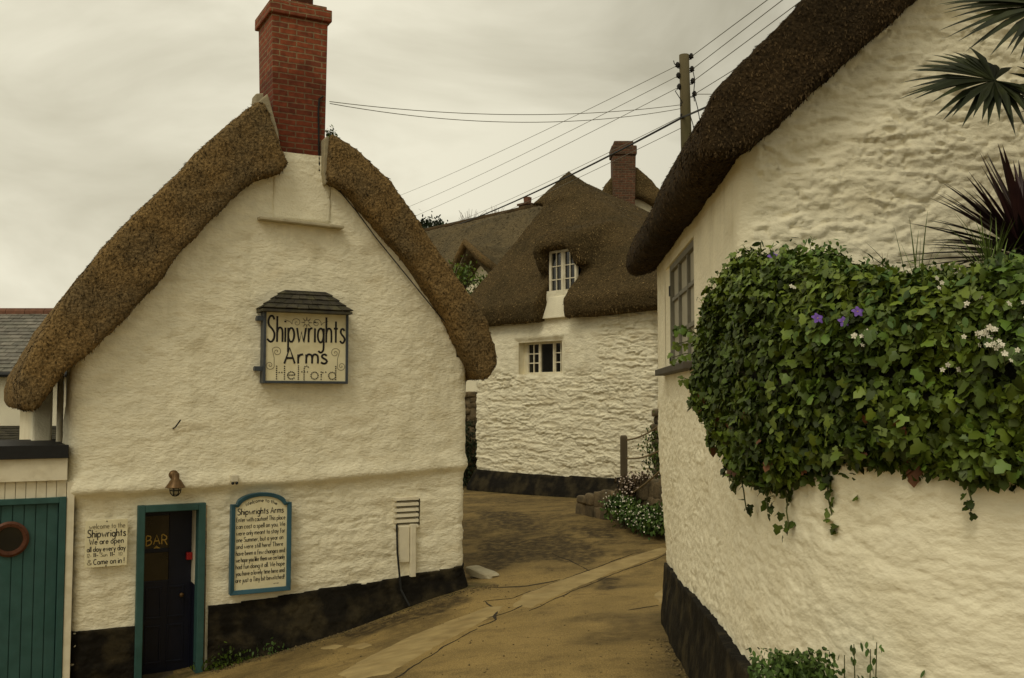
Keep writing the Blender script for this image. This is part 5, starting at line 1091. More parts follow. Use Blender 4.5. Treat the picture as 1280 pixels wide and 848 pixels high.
# ------------------------------------------------------------------ plants on the wall
MC = spl([(1.46, 6.75), (1.50, 6.1), (1.48, 5.5), (1.54, 4.95), (1.76, 4.44), (2.16, 4.02), (2.75, 3.80), (3.5, 3.72), (4.4, 3.7)], 10)
mcP = np.array(MC); mcS = np.r_[0, np.cumsum(np.linalg.norm(np.diff(mcP, axis=0), axis=1))]; TOT = mcS[-1]
def mound(s, th, k=1.):
    """surface of the ivy mass: along the wall (s), round its section (th: 0 outward, pi/2 up)"""
    x = np.interp(s, mcS, mcP[:, 0]); y = np.interp(s, mcS, mcP[:, 1]); xa = np.interp(s + .2, mcS, mcP[:, 0]); ya = np.interp(s + .2, mcS, mcP[:, 1]); xb = np.interp(s - .2, mcS, mcP[:, 0]); yb = np.interp(s - .2, mcS, mcP[:, 1])
    tx, ty = xa - xb, ya - yb; l = np.hypot(tx, ty) + 1e-9; nx, ny = -(-ty / l), -(tx / l)
    nx, ny = ty / l, -tx / l
    cap = np.sqrt(np.clip(1 - (np.clip(.75 - s, 0, .75) / .75) ** 2, .02, 1))
    kn = [0, .35, .8, 1.3, 1.75, 2.0, 2.35, 2.95, 5]; bo_ = np.interp(s, kn, [.0, -.14, -.30, -.44, -.47, -.40, -.27, -.32, -.34]); to_ = np.interp(s, kn, [.28, .50, .68, .77, .70, .62, .53, .53, .53]); hz_ = (to_ - bo_) / 2; cz = (to_ + bo_) / 2
    lump = 1 + .42 * fbm(s * 1.9 + 3, th * 1.1 + 0 * s, 91, 3) + .34 * fbm(s * 6, th * 3, 92, 2)
    c, sn_ = np.cos(th), np.sin(th); c = np.sign(c) * np.abs(c) ** .7; sn_ = np.sign(sn_) * np.abs(sn_) ** .7
    ro = .34 * cap * lump * k * c; rz = hz_ * (.35 + .65 * cap) * (lump * .7 + .3) * k * sn_
    return np.stack([x + nx * ro, y + ny * ro, cz + rz], -1), np.stack([nx * c, ny * c, sn_ * .55], -1)
ivy = thing('ivy_mass', 'thick mound of dark green ivy hanging over the curved white wall', 'ivy', W, (1.6, 4.6, -.4))
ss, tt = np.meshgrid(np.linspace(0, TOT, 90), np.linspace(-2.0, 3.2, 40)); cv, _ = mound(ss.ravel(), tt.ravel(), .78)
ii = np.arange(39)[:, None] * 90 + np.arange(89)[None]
part('shade_core', (cv, np.stack([ii, ii + 1, ii + 91, ii + 90], -1).reshape(-1, 4)), M['ivy_core'], ivy, smooth=True)  # added closed shell that blocks light; its dark colour makes the gaps look shaded
def scatter_leaves(n, s0, s1, t0, t1, size, r_, k0=.86, k1=1.06, shp=IVY, spread=.55):
    s = r_.uniform(s0, s1, n); th = r_.uniform(t0, t1, n); k = r_.uniform(k0, k1, n); p, nn = mound(s, th, 1.)
    p2, _ = mound(s, th, .86); p = p2 + (p - p2) * ((k - .86) / .14)[:, None]
    return leafset(p, nn + np.array([0, 0, .35]) + r_.normal(0, spread, (n, 3)), size * (.55 + .75 * r_.random(n)) * np.interp(s, [0, 1.5, 3, 5], [.85, .95, 1.2, 1.45]), shp, r_)
def join(*a):
    V = []; F_ = []; o = 0
    for v_, f_ in a: V.append(v_); F_.append(np.asarray(f_) + o); o += len(v_)
    return np.concatenate(V), np.concatenate(F_)
part('foliage', scatter_leaves(38000, .10, TOT, -1.3, 2.2, .043, rng, spread=.8), M['ivy'], ivy)
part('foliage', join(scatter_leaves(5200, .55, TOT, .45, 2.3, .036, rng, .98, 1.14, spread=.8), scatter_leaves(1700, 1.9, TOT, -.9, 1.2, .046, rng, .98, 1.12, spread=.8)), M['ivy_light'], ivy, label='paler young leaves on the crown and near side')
part('foliage', scatter_leaves(40, .3, 2.6, -1.2, -.2, .05, rng, 1.0, 1.08), M['ivy_red'], ivy, label='russet withered leaves low on the mound')
# trailing runners below
for k, (s, ln) in enumerate(((.25, .22), (.62, .36), (.72, .2), (1.05, .16), (1.18, .22), (1.6, .15), (1.75, .26), (2.05, .34), (2.2, .18), (2.7, .16), (3.05, .22), (3.2, .3), (3.5, .25))):
    p, nn = mound(np.array([s]), np.array([-1.0]), 1.0); p = p[0] + np.array([nn[0][0], nn[0][1], 0]) * -.04; pts = [Vector(p) + Vector((0, 0, .12))]; dx = random.uniform(-.25, .25)
    n = 7
    for i in range(1, n + 1): pts.append(pts[-1] + Vector((dx * ln / n + random.uniform(-.012, .012), random.uniform(-.012, .006), -(ln + .12) / n)))
    st = part('trailing_stem', MB().tube(pts, .004, 4), M['stem'], ivy)
    m_ = int(9 + ln * 45); idx = rng.uniform(.25, 1, m_); PP = np.array([list(pts[min(int(t * n), n - 1)].lerp(pts[min(int(t * n) + 1, n)], t * n % 1)) for t in idx]) + rng.normal(0, .016, (m_, 3))
    part('stem_leaves', leafset(PP, np.array([nn[0][0], nn[0][1], .3]) + rng.normal(0, .5, (m_, 3)), .042 * (.7 + .6 * rng.random(m_)), IVY, rng), M['ivy'], ivy, sub=st)
# small shoots breaking the left outline
for k in range(6):
    s = random.uniform(.05, .5); th = random.uniform(-.6, 1.2); p, nn = mound(np.array([s]), np.array([th]), 1.0); p = Vector(p[0]); q_ = p + Vector((-.10 - .07 * random.random(), .08, random.uniform(-.02, .1)))
    st = part('shoot', MB().tube([p, p.lerp(q_, .5) + Vector((0, 0, .02)), q_], .003, 4), M['stem'], ivy); PP = np.array([list(p.lerp(q_, t)) for t in (.4, .6, .8, .9, 1, 1.02, .7)]) + rng.normal(0, .014, (7, 3))
    part('stem_leaves', leafset(PP, np.array([-.2, -.9, .3]) + rng.normal(0, .4, (7, 3)), .045, IVY, rng), M['ivy_light'], ivy, sub=st)

def blades(mb_pts, r_, n, base, L0, L1, spread, wd, lean=(0, 0), droop=.5, seg=5):
    """long narrow leaves fanning from a point"""
    V = []; F_ = []
    for i in range(n):
        a = r_.uniform(0, 2 * math.pi); el = r_.uniform(*spread); ln = r_.uniform(L0, L1); d = np.array([math.cos(a) * math.cos(el) + lean[0], math.sin(a) * math.cos(el) + lean[1], math.sin(el)]); d /= np.linalg.norm(d)
        sd_ = np.cross(d, [0, 0, 1.]); sd_ /= np.linalg.norm(sd_) + 1e-6; b = len(V); p = np.array(base) + r_.normal(0, .015, 3); up = np.cross(sd_, d)
        for k in range(seg + 1):
            t = k / seg; w_ = wd * (1 - t ** 2.2) * (.55 + 1.6 * t if t < .28 else 1) + .0006; q_ = p + d * ln * t - np.array([0, 0, droop * ln * t * t]); V += [q_ - sd_ * w_ / 2 + up * w_ * .2, q_, q_ + sd_ * w_ / 2 + up * w_ * .2]
            if k: o = b + 3 * (k - 1); F_ += [(o, o + 1, o + 4, o + 3), (o + 1, o + 2, o + 5, o + 4)]
    return np.array(V), np.array(F_)
def bedp(px, py, Y): return at(px, py, Y)
# purple cordyline
cb_ = bedp(1284, 322, 4.95); cz0 = cb_.z
cy = thing('purple_cordyline', 'spiky purple-leaved cordyline behind the flowers against the white gable', 'plant', W, (cb_.x, cb_.y, 0))
part('stem', MB().tube([(cb_.x + .03, cb_.y, .0), (cb_.x, cb_.y, cz0)], [.05, .045], 8), M['twig'], cy)
part('leaves', blades(None, np.random.default_rng(5), 110, cb_, .46, .70, (-.25, 1.45), .042, (-.16, -.08), .14, 6), M['cordy'], cy)
# fan palm
pt_ = (3.15, 5.35, 1.15)
fp = thing('fan_palm', 'fan palm with dark pleated fronds drooping in front of the upper gable', 'palm', W, (3.2, 5.4, 0))
part('trunk', MB().tube([(3.2, 5.4, -.05), (3.19, 5.4, .6), pt_], [.09, .085, .08], 10), M['bark'], fp)
def frond(hub, axis_, nrm_, n, L_, span, seed, droop=.12):
    r_ = np.random.default_rng(seed); A = Vector(axis_).normalized(); Nn = Vector(nrm_); Nn = (Nn - A * Nn.dot(A)).normalized(); B = Nn.cross(A); hub = Vector(hub); V = []; F_ = []
    for i in range(n):
        a = -span + 2 * span * i / (n - 1) + r_.normal(0, .02); d = (A * math.cos(a) + B * math.sin(a)).normalized(); sd_ = Nn.cross(d).normalized(); ln = L_ * (1 - .42 * (abs(a) / span) ** 2) * r_.uniform(.9, 1.05); b = len(V); tw = r_.normal(0, .03)
        for k in range(7):
            t = k / 6; wm_ = .046 * (t * 1.7 + .1 if t < .5 else (1 - t) * 1.85 + .02); q_ = hub + d * ln * t - Vector((0, 0, droop * ln * t ** 2.5)) + Nn * tw * t; up = Nn * wm_ * .35
            V += [q_ - sd_ * wm_ / 2 + up, q_, q_ + sd_ * wm_ / 2 + up]
            if k: o = b + 3 * (k - 1); F_ += [(o, o + 1, o + 4, o + 3), (o + 1, o + 2, o + 5, o + 4)]
    return np.array([list(v) for v in V]), np.array(F_)
for hub, ax_, nr_, n, L_, sp_, sd in (((bedp(1243, 101, 5.1)), (-1, 0, .02), (.1, -.75, .75), 46, .46, 2.3, 3), (bedp(1310, 8, 5.0), (-1, -.05, -.1), (.1, -.7, .7), 46, .54, 2.3, 4), (bedp(1345, 120, 5.2), (.3, -.1, .6), (0, -1, .3), 34, .45, 2.2, 5), (bedp(1340, -120, 5.4), (.2, 0, 1), (0, -.9, .4), 34, .5, 2.2, 6)):
    fr_ = part('frond', frond(hub, ax_, nr_, n, L_, sp_, sd), M['palm'], fp); m_ = Vector(pt_).lerp(hub, .5) + Vector((0, 0, .12))
    part('leaf_stalk', MB().tube([Vector(pt_), m_, hub], [.014, .011, .009], 6), M['palm'], fp, sub=fr_)
def on_mound(px, py, k=1.08):
    """the spot of the ivy surface that shows at this place of the photo"""
    ss_, tt_ = np.meshgrid(np.linspace(.1, TOT, 260), np.linspace(-1.2, 1.7, 120)); p_, _ = mound(ss_.ravel(), tt_.ravel(), k); dr_ = ray(px, py); dr_.normalize(); t_ = p_ @ np.array(dr_); e_ = np.linalg.norm(p_ - t_[:, None] * np.array(dr_), axis=1)
    return Vector(p_[np.argmin(e_ + .004 * t_)])
# garden flowers and grasses behind the ivy
def flower(c, r_, nrm_, m, root, npet=5, nm='flower', eye=True):
    A = Vector(nrm_).normalized(); X_ = A.orthogonal().normalized(); Y_ = A.cross(X_); mb = MB(); c = Vector(c)
    for k in range(npet):
        a = 2 * math.pi * k / npet + random.random() * .3; d = X_ * math.cos(a) + Y_ * math.sin(a); s_ = A.cross(d); mb.add([c, c + d * r_ * .55 - s_ * r_ * .38 + A * r_ * .12, c + d * r_ * 1.02 - s_ * r_ * .12, c + d * r_ * 1.02 + s_ * r_ * .12, c + d * r_ * .55 + s_ * r_ * .38 + A * r_ * .12], [(0, 1, 2, 3, 4)])
    if eye: mb.lathe([(r_ * .16, 0), (r_ * .1, r_ * .1)], c, 6, 1)
    return part(nm, mb, [m, M['yellow']], root)
pw = bedp(985, 348, 5.35)
pv = thing('violet_periwinkle', 'leafy upright stems with violet flowers topping the left of the ivy', 'plant', W, (pw.x, pw.y, .2))
for k in range(26):
    b = Vector((pw.x + random.uniform(-.16, .24), pw.y + random.uniform(-.12, .2), .3)); t_ = b + Vector((random.uniform(-.09, .09), random.uniform(-.08, .03), random.uniform(.30, .56)))
    st = part('stem', MB().tube([b, b.lerp(t_, .6) + Vector((0, 0, .03)), t_], .003, 4), M['stem'], pv)
    m_ = 22; tt_ = rng.uniform(.2, 1.02, m_); PP = np.array([list(b.lerp(t_, t)) for t in tt_]) + rng.normal(0, .006, (m_, 3)); dirs = rng.normal(0, 1, (m_, 3)); dirs[:, 2] = rng.uniform(.1, .8, m_)
    part('leaves', leafset(PP, dirs, .05 * (.6 + .7 * rng.random(m_)), OVAL, rng, curl=.1), M['ivy_light'] if k % 2 else M['leaf'], pv, sub=st)
n_ = 2600; PP = np.array(pw) + np.array([.02, .05, -.02]) + rng.normal(0, 1, (n_, 3)).clip(-1.8, 1.8) * np.array([.15, .08, .07]); PP[:, 2] += .05 * fbm(PP[:, 0] * 9, PP[:, 1] * 9, 5, 3)
part('foliage', leafset(PP, rng.normal(0, .7, (n_, 3)) + np.array([0, -.3, .7]), .042 * (.5 + .8 * rng.random(n_)), OVAL, rng), M['ivy_light'], pv)
for x, y, Y_ in ((966, 321, 5.2), (1020, 398, 5.05), (1074, 390, 4.75), (1057, 401, 4.85)): 
    c = on_mound(x, y, 1.13) if y > 330 else bedp(x, y, Y_); flower(c, .028 if Y_ > 5 else .026, (random.uniform(-.3, .3), -1, .5), M['violet'], pv)
jm = bedp(1235, 420, 4.1)
js = thing('white_jasmine', 'climber with clusters of small white flowers on the near end of the ivy', 'plant', W, (jm.x, jm.y, .1))
part('foliage', join(scatter_leaves(1200, 2.1, TOT, .1, 1.8, .04, rng, 1.0, 1.16, OVAL, .8), scatter_leaves(1500, 1.6, TOT, 1.0, 2.2, .032, rng, .98, 1.24, OVAL, .9)), M['leaf'], js)
n_ = 1500; PP = np.array(bedp(1238, 356, 4.25)) + rng.normal(0, 1, (n_, 3)).clip(-1.8, 1.8) * np.array([.17, .07, .05])
part('foliage', leafset(PP, rng.normal(0, .7, (n_, 3)) + np.array([0, -.3, .7]), .038 * (.5 + .8 * rng.random(n_)), OVAL, rng), M['ivy_light'], js)
for cx_, cy_, n_, Y_ in ((1232, 418, 17, 3.62), (1240, 432, 7, 3.6), (1082, 424, 6, 4.28), (1210, 372, 6, 4.1), (1185, 360, 4, 4.3), (1270, 385, 5, 3.75), (1262, 440, 6, 3.5), (1192, 458, 3, 3.75), (1265, 330, 4, 4.2), (1000, 360, 3, 5.2)):
    mb = MB(); c0 = on_mound(cx_, cy_, 1.12)
    for k in range(n_):
        c = c0 + Vector((random.gauss(0, .03), random.gauss(0, .012), random.gauss(0, .024))); A = Vector((random.uniform(-.5, .5), -1, random.uniform(0, .8))).normalized(); X_ = A.orthogonal().normalized(); Y2 = A.cross(X_); r_ = random.uniform(.011, .015)
        for j in range(5):
            a = 2 * math.pi * j / 5; d = X_ * math.cos(a) + Y2 * math.sin(a); s_ = A.cross(d); mb.add([c, c + d * r_ * .6 - s_ * r_ * .33, c + d * r_, c + d * r_ * .6 + s_ * r_ * .33], [(0, 1, 2, 3)])
        mb.tube([c + Vector((0, .002, 0)), c0 + Vector((0, .03, -.05))], .0012, 3, 1)
    part('flower_cluster', mb, [M['petal'] if cy_ != 330 else M['pink'], M['stem']], js)
for k, (x, y, Y_, n_, mt, h0, h1, lb_) in enumerate(((1145, 352, 4.9, 16, 'grass', .30, .55, 'tall thin green grass stalks between ivy and gable'), (1040, 372, 5.3, 30, 'straw', .10, .26, 'tuft of dry straw-coloured grass on top of the ivy'), (1240, 335, 4.45, 60, 'grass', .15, .42, 'bright green grass clump in front of the purple cordyline'), (885, 375, 6.1, 22, 'straw', .08, .20, 'wispy pale dry tuft at the left end of the ivy'), (1100, 360, 5.0, 20, 'straw', .16, .34, 'sparse dry grass right of the violet flowers'))):
    b = bedp(x, y + 14, Y_); solo('grass_tuft', blades(None, np.random.default_rng(40 + k), n_, (b.x, b.y, b.z), h0, h1, (.5, 1.5), .007, (-.05, -.1), .18, 5), M[mt], lb_, 'grass', W, tuple(b))
# weeds at the foot of the wall
wx = 1.62
wd0 = Vector((1.60, 4.35, gz(1.6, 4.3)))
we = thing('wall_foot_weed', 'leafy green weed growing against the foot of the curved white wall', 'weed', W, tuple(wd0))
for k in range(30):
    b = Vector((1.33 + .022 * k * .8 + random.uniform(-.04, .04), 4.72 - .02 * k + random.uniform(-.10, .02), gz(1.5, 4.5) + .05)); b.x -= .06; t_ = b + Vector((random.uniform(-.1, .1), random.uniform(-.12, .0), random.uniform(.62, .92) - abs(k - 15) * .012))
    st = part('stem', MB().tube([b, b.lerp(t_, .6) + Vector((.0, -.01, .03)), t_], [.005, .004, .002], 4), M['stem'], we)
    m_ = 34; tt_ = rng.uniform(.1, 1.02, m_); PP = np.array([list(b.lerp(t_, t)) for t in tt_]) + rng.normal(0, .02, (m_, 3)); dirs = rng.normal(0, 1, (m_, 3)); dirs[:, 2] = rng.uniform(.2, 1, m_)
    part('leaves', leafset(PP, dirs, .034 * (.6 + .8 * rng.random(m_)), OVAL, rng), M['leaf'] if k % 3 else M['ivy_light'], we, sub=st)
n_ = 1700; PP = np.array(at(992, 842, 4.45)) + rng.normal(0, 1, (n_, 3)).clip(-1.7, 1.7) * np.array([.10, .05, .055])
part('leaves', leafset(PP, rng.normal(0, .8, (n_, 3)) + np.array([0, -.4, .6]), .030 * (.5 + .8 * rng.random(n_)), OVAL, rng), M['leaf'], we)
# weeds in the gutter along the pub
for k, (x, y, s_, lb_) in enumerate(((292, 815, .20, 'scrubby dark weeds in the gutter right of the bar door'), (335, 792, .16, 'thin yellowish weed sprig against the black base under the arched board'), (270, 832, .16, 'low weed clump beside the bar doorstep'))):
    u, z = PUB.uz(x, y, -.12); b = PUB.w(u, -.14, 0); zz = gz(b.x, b.y); n_ = 160; PP = np.c_[b.x + rng.normal(0, s_ * .7, n_), b.y + rng.normal(0, s_ * .3, n_), zz + np.abs(rng.normal(0, s_ * .5, n_))]
    dirs = rng.normal(0, 1, (n_, 3)); dirs[:, 2] = np.abs(dirs[:, 2]); solo('gutter_weed', leafset(PP, dirs, .04 * (.5 + rng.random(n_)), OVAL, rng), M['leaf'] if k == 1 else M['ivy'], lb_, 'weed', W, (b.x, b.y, zz))

# grit and leaf litter washed against the wall feet
V_, F_ = [], []; oc = np.array([(1, 0, 0), (0, 1, 0), (-1, 0, 0), (0, -1, 0), (0, 0, 1), (0, 0, -1)], float); of_ = [(0, 1, 4), (1, 2, 4), (2, 3, 4), (3, 0, 4), (1, 0, 5), (2, 1, 5), (3, 2, 5), (0, 3, 5)]
r_ = np.random.default_rng(77); n_g = 2600
for i in range(n_g):
    if i < 1500: u = r_.uniform(dr + .05, uR + .4); p = PUB.w(u, -.16 - abs(r_.normal(0, .13)), 0); x, y = p.x, p.y
    elif i < 2300: s_ = r_.uniform(3.0, slb[-1] - 2.5); x, y = (float(q_) for q_ in bp_xy(s_)); x -= .10 + abs(r_.normal(0, .09))
    else: x, y = r_.uniform(-2.5, 1.3), r_.uniform(8, 15)
    z = float(gsurf(np.array([x]), np.array([y]))[0]); sz = r_.uniform(.004, .013) * (1.5 if r_.random() < .06 else 1); k = oc * (sz * r_.uniform(.6, 1.4, 3)) * [1, 1, .55]; a = r_.uniform(0, 6.3); k = np.c_[k[:, 0] * math.cos(a) - k[:, 1] * math.sin(a), k[:, 0] * math.sin(a) + k[:, 1] * math.cos(a), k[:, 2]]
    b = len(V_) ; V_ += [tuple(q_) for q_ in k + [x, y, z + sz * .35]]; F_ += [(f0 + b, f1 + b, f2 + b) for f0, f1, f2 in of_]
M['grit'] = mat('lane_grit', (.17, .125, .06), .9, .3, 20, (.09, .07, .03), .7, 3, island=.6)
solo('gravel', (np.array(V_), np.array(F_)), M['grit'], 'fine grit lying along the feet of the walls', '', W, (0, 10, -2.6), kind='stuff')

# ------------------------------------------------------------------ utility pole and lines
PX, PY = at(858, 120, 15.6).x, 15.6; zt_ = at(856, 69, PY).z; pb = gz(PX, PY)
pol = thing('utility_pole', 'weathered wooden utility pole with insulators above the dark thatch', 'utility pole', W, (PX + .07, PY, pb))
tilt_ = lambda z: PX + .07 * (zt_ - z) / (zt_ - pb) * 1.6 - .03
part('pole', MB().tube([(tilt_(z), PY, z) for z in np.linspace(pb - .2, zt_, 9)], [.125 - .045 * k / 8 for k in range(9)], 14), M['pole'], pol, smooth=True)
ins = []
for x, y, side in ((847, 82, -1), (848, 95, -1), (849, 109, -1), (864, 71, 1), (865, 87, 1), (866, 102, 1), (868, 118, 1), (853, 131, -1), (853, 145, -1)):
    p = at(x, y, PY - .02); ax_ = tilt_(p.z) + side * .07
    b = part('bracket', MB().tube([(ax_, PY, p.z - .04), (p.x, PY - .02, p.z - .04), (p.x, PY - .02, p.z)], .010, 5), M['iron'], pol)
    part('insulator', MB().lathe([(.02, -.03), (.042, -.02), (.03, .0), (.042, .012), (.02, .05), (.008, .055)], p, 10), M['iron'], pol, smooth=True, sub=b); ins.append(p)
for pts in ([(866, 88), (868.5, 100), (867, 118), (868, 127)], [(847, 84), (843, 80), (842, 76)], [(849, 110), (844, 114), (853, 128), (855, 133)], [(868, 120), (872, 135), (876, 157)], [(862, 142), (866, 155), (868, 166)]):
    part('dropper_wire', MB().tube([at(x, y, PY - .06) for x, y in pts], .007, 4), M['wire'], pol)
def wire(p0, p1, sag, r, m, lab, grp=None):
    p0, p1 = Vector(p0), Vector(p1); n = 24; pts = [p0.lerp(p1, k / n) - Vector((0, 0, sag * 4 * (k / n) * (1 - k / n))) for k in range(n + 1)]
    return solo('overhead_wire', MB().tube(pts, r, 5), m, lab, 'wire', W, tuple(p0), grp)
G1 = 'thin line wires running left from the utility pole'
for k, (p, (x, y), lab) in enumerate(((ins[0], (470, 256), 'thin wire left from the topmost left insulator of the pole'), (ins[1], (480, 271), 'thin wire left from the second left insulator of the pole'), (ins[2], (480, 286), 'thin wire left from the third left insulator of the pole'), (ins[8], (540, 289), 'thin wire left from the lowest left bracket of the pole'))):
    wire(p, at(x, y, 42), .12, .0052, M['wire_grey'], lab, G1)
wire(at(856, 158, PY), at(545, 300, 42), .1, .0052, M['wire_grey'], 'thin wire just below the thick black cable left of the pole', G1)
tp = at(855, 146, PY - .12); wire(tp, at(575, 280, 30.), .10, .018, M['wire'], 'thick black cable sloping down left from the pole to the far thatch')
q1 = at(1010, 72, 9.); wire(tp, q1, .02, .016, M['wire'], 'thick black cable rising right from the pole over the dark thatch')
chp = PUB.w(cb1[0] + .07, -.06, f(404, 122)[1] if False else PUB.uz(405, 125, -.1)[1])
wire(chp, ins[7], .17, .0052, M['wire_grey'], 'upper of two slack wires from the red brick chimney to the pole'); wire(chp + Vector((0, .02, -.02)), ins[7] + Vector((0, 0, -.06)), .24, .0052, M['wire_grey'], 'lower of two slack wires from the red brick chimney to the pole')
for k, (p, (x, y), lab) in enumerate(((ins[3], (962, -2), 'thin wire going up right from the topmost right insulator'), (ins[4], (981, -2), 'thin wire going up right from the second right insulator'), (ins[5], (1006, -2), 'thin wire going up right from the third right insulator'), (ins[6] , (1010, 30), 'faint wire going up right from the lowest right insulator'))):
    e_ = at(x, y, 11.5); wire(p, Vector(p) + (e_ - Vector(p)) * 1.7, .0, .006, M['wire_grey'], lab, 'thin line wires running up right from the utility pole')
e_ = at(900, 118, 14.5); wire(ins[6], ins[6] + (e_ - ins[6]) * 2.2, .0, .006, M['wire_grey'], 'level wire from the pole straight into the dark thatch')

# ------------------------------------------------------------------ low stone wall, rope rail, daisies
LW = [(1.35, 18.95), (1.95, 18.1), (2.45, 17.2), (2.9, 16.2)]
lw = MB(); lwP = np.array(LW)
for k in range(15):
    t = k / 14; i = min(int(t * 3), 2); p = lwP[i] + (lwP[i + 1] - lwP[i]) * (t * 3 - i); g_ = gz(*p); hgt = .28 + .72 * min(1, t * 1.15)
    z = g_ - .08
    while z < g_ + hgt - .05:
        hh = min(random.uniform(.26, .42), g_ + hgt - z + .06)
        v_, f_ = rock((p[0] + random.uniform(-.03, .05), p[1] + random.uniform(-.04, .04), z + hh / 2), random.uniform(.13, .17), .08, hh * .56, int(k * 7 + z * 50) % 97, -1.02 + random.uniform(-.1, .1), random.uniform(-.08, .08)); lw.add(v_, f_)
        z += hh
for i in range(3):
    a, b = lwP[i] + [.12, .06], lwP[i + 1] + [.12, .06]; g_ = min(gz(*a), gz(*b)); h0_, h1_ = .26 + .70 * min(1, i / 3 * 1.15), .26 + .70 * min(1, (i + 1) / 3 * 1.15)
    lw.hexa([(a[0], a[1], g_ - .2), (b[0], b[1], g_ - .2), (b[0] + .35, b[1] + .2, g_ - .2), (a[0] + .35, a[1] + .2, g_ - .2), (a[0], a[1], gz(*a) + h0_), (b[0], b[1], gz(*b) + h1_), (b[0] + .35, b[1] + .2, gz(*b) + h1_), (a[0] + .35, a[1] + .2, gz(*a) + h0_)])
lwo = solo('low_stone_wall', lw, M['stone'], 'low dark rubble retaining wall rising beside the lane below the rope rail', 'wall', W, (2.1, 17.7, -2.3), smooth=True)
pp = at(780, 600, 17.9); pz1 = at(780, 545, 17.9).z
tb = solo('terrace', MB().add([(1.75, 18.8, -1.95), (2.6, 17.4, -1.62), (3.3, 16.1, -1.5), (5, 16.2, -1.5), (5, 20, -1.6), (3.2, 20.15, -1.8), (1.75, 18.8, -3), (2.6, 17.4, -3), (3.3, 16.1, -3), (5, 16.2, -3), (5, 20, -3), (3.2, 20.15, -3)], [tuple(range(6))] + [(i, 6 + i, 6 + (i + 1) % 6, (i + 1) % 6) for i in range(6)]), M['soil'], '', '', W, (3, 18, -2), kind='structure')
ps = MB().box(pp.x - .06, pp.x + .06, pp.y - .06, pp.y + .06, gz(pp.x, pp.y), pz1 - .02).hexa([(pp.x - .06, pp.y - .06, pz1 - .02), (pp.x + .06, pp.y - .06, pz1 - .02), (pp.x + .06, pp.y + .06, pz1 - .02), (pp.x - .06, pp.y + .06, pz1 - .02), (pp.x - .04, pp.y - .04, pz1 + .01), (pp.x + .04, pp.y - .04, pz1 + .01), (pp.x + .04, pp.y + .04, pz1 + .01), (pp.x - .04, pp.y + .04, pz1 + .01)])
solo('rope_post', ps, M['post'], 'square weathered wooden post carrying ropes in front of the rubble cottage', 'post', W, (pp.x, pp.y, gz(pp.x, pp.y)), bevel=.006)
for a, b, sag, lab in (((783, 550), (846, 512), .10, 'upper sagging rope from the wooden post'), ((783, 573), (846, 548), .10, 'middle sagging rope from the wooden post'), ((784, 620), (846, 568), .05, 'lowest rope rising right from the wooden post')):
    p0, p1 = at(*a, 17.9), at(*b, 14.9); n = 16; pts = [p0.lerp(p1, k / n) - Vector((0, 0, sag * 4 * (k / n) * (1 - k / n))) for k in range(n + 1)]
    solo('guard_rope', MB().tube(pts, .016, 6), M['rope'], lab, 'rope', W, tuple(p0), 'ropes strung from the wooden post')
def clump(name, lab, spots, leafm, petm, nl, nf, lsz, fsz, spread):
    c0 = Vector(spots[0]); t_ = thing(name, lab, 'plant', W, tuple(c0)); PP = []; FP = []
    for s_ in spots:
        PP.append(np.array(s_) + rng.normal(0, 1, (nl, 3)) * spread); FP.append(np.array(s_) + rng.normal(0, 1, (nf, 3)) * spread * 1.05 + np.array([-.03, -.07, .03]))
    PP = np.concatenate(PP); FP = np.concatenate(FP); part('foliage', leafset(PP, rng.normal(0, 1, PP.shape) + np.array([0, -.4, .5]), lsz * (.5 + rng.random(len(PP))), OVAL, rng), leafm, t_)
    DAISY = [(0, 0)] + [(math.cos(a), math.sin(a)) for a in np.linspace(0, 2 * math.pi, 9)[:-1]]
    v_, f_ = leafset(FP, np.array([-.1, -1., .6]) + rng.normal(0, .4, FP.shape), fsz * (.6 + .6 * rng.random(len(FP))), DAISY, rng, curl=.0)
    part('flowers', (v_, f_), petm, t_)
clump('daisy_clump', 'bank of small white daisies spilling over the low dark wall', [tuple(at(x, y, Y_)) for x, y, Y_ in ((778, 638, 17.55), (795, 648, 17.15), (812, 652, 16.85), (830, 655, 16.5), (788, 630, 17.5), (808, 640, 17.1), (826, 642, 16.6), (772, 627, 17.75))], M['leaf'], M['petal'], 330, 30, .07, .0135, np.array([.12, .08, .08]))
clump('pink_daisy_clump', 'small clump of pinkish daisies around the foot of the rope post', [tuple(at(x, y, Y_)) for x, y, Y_ in ((786, 604, 17.7), (797, 600, 17.6), (806, 600, 17.4), (790, 613, 17.65))], M['twig'], M['pink'], 200, 30, .06, .014, np.array([.10, .08, .07]))
c = at(826, 566, 18.2); n_ = 900; PP = np.array(c) + rng.normal(0, 1, (n_, 3)) * [.16, .12, .26]; 
solo('corner_shrub', leafset(PP, rng.normal(0, 1, (n_, 3)), .06, OVAL, rng), M['ivy'], 'dark green shrub filling the gap between rubble cottage and lane corner', 'shrub', W, (c.x, c.y, -1.7))
pr = MB(); p0 = at(829, 510, 19.6)
for r_ in range(12):
    for k in range(2): v_, f_ = rock((p0.x + (k - .5) * .2 + (r_ % 2) * .05, 19.6 + random.uniform(-.05, .05), p0.z - .1 - r_ * .145), .13, .17, .075, r_ * 5 + k, random.uniform(-.2, .2)); pr.add(v_, f_)
pr.box(p0.x - .12, p0.x + .2, 19.5, 19.8, p0.z - 1.9, p0.z - .1)
solo('stone_pier', pr, M['stone'], 'brown bare stone pier at the right end of the rubble cottage', 'pier', W, (p0.x, 19.6, -2.1), smooth=True)

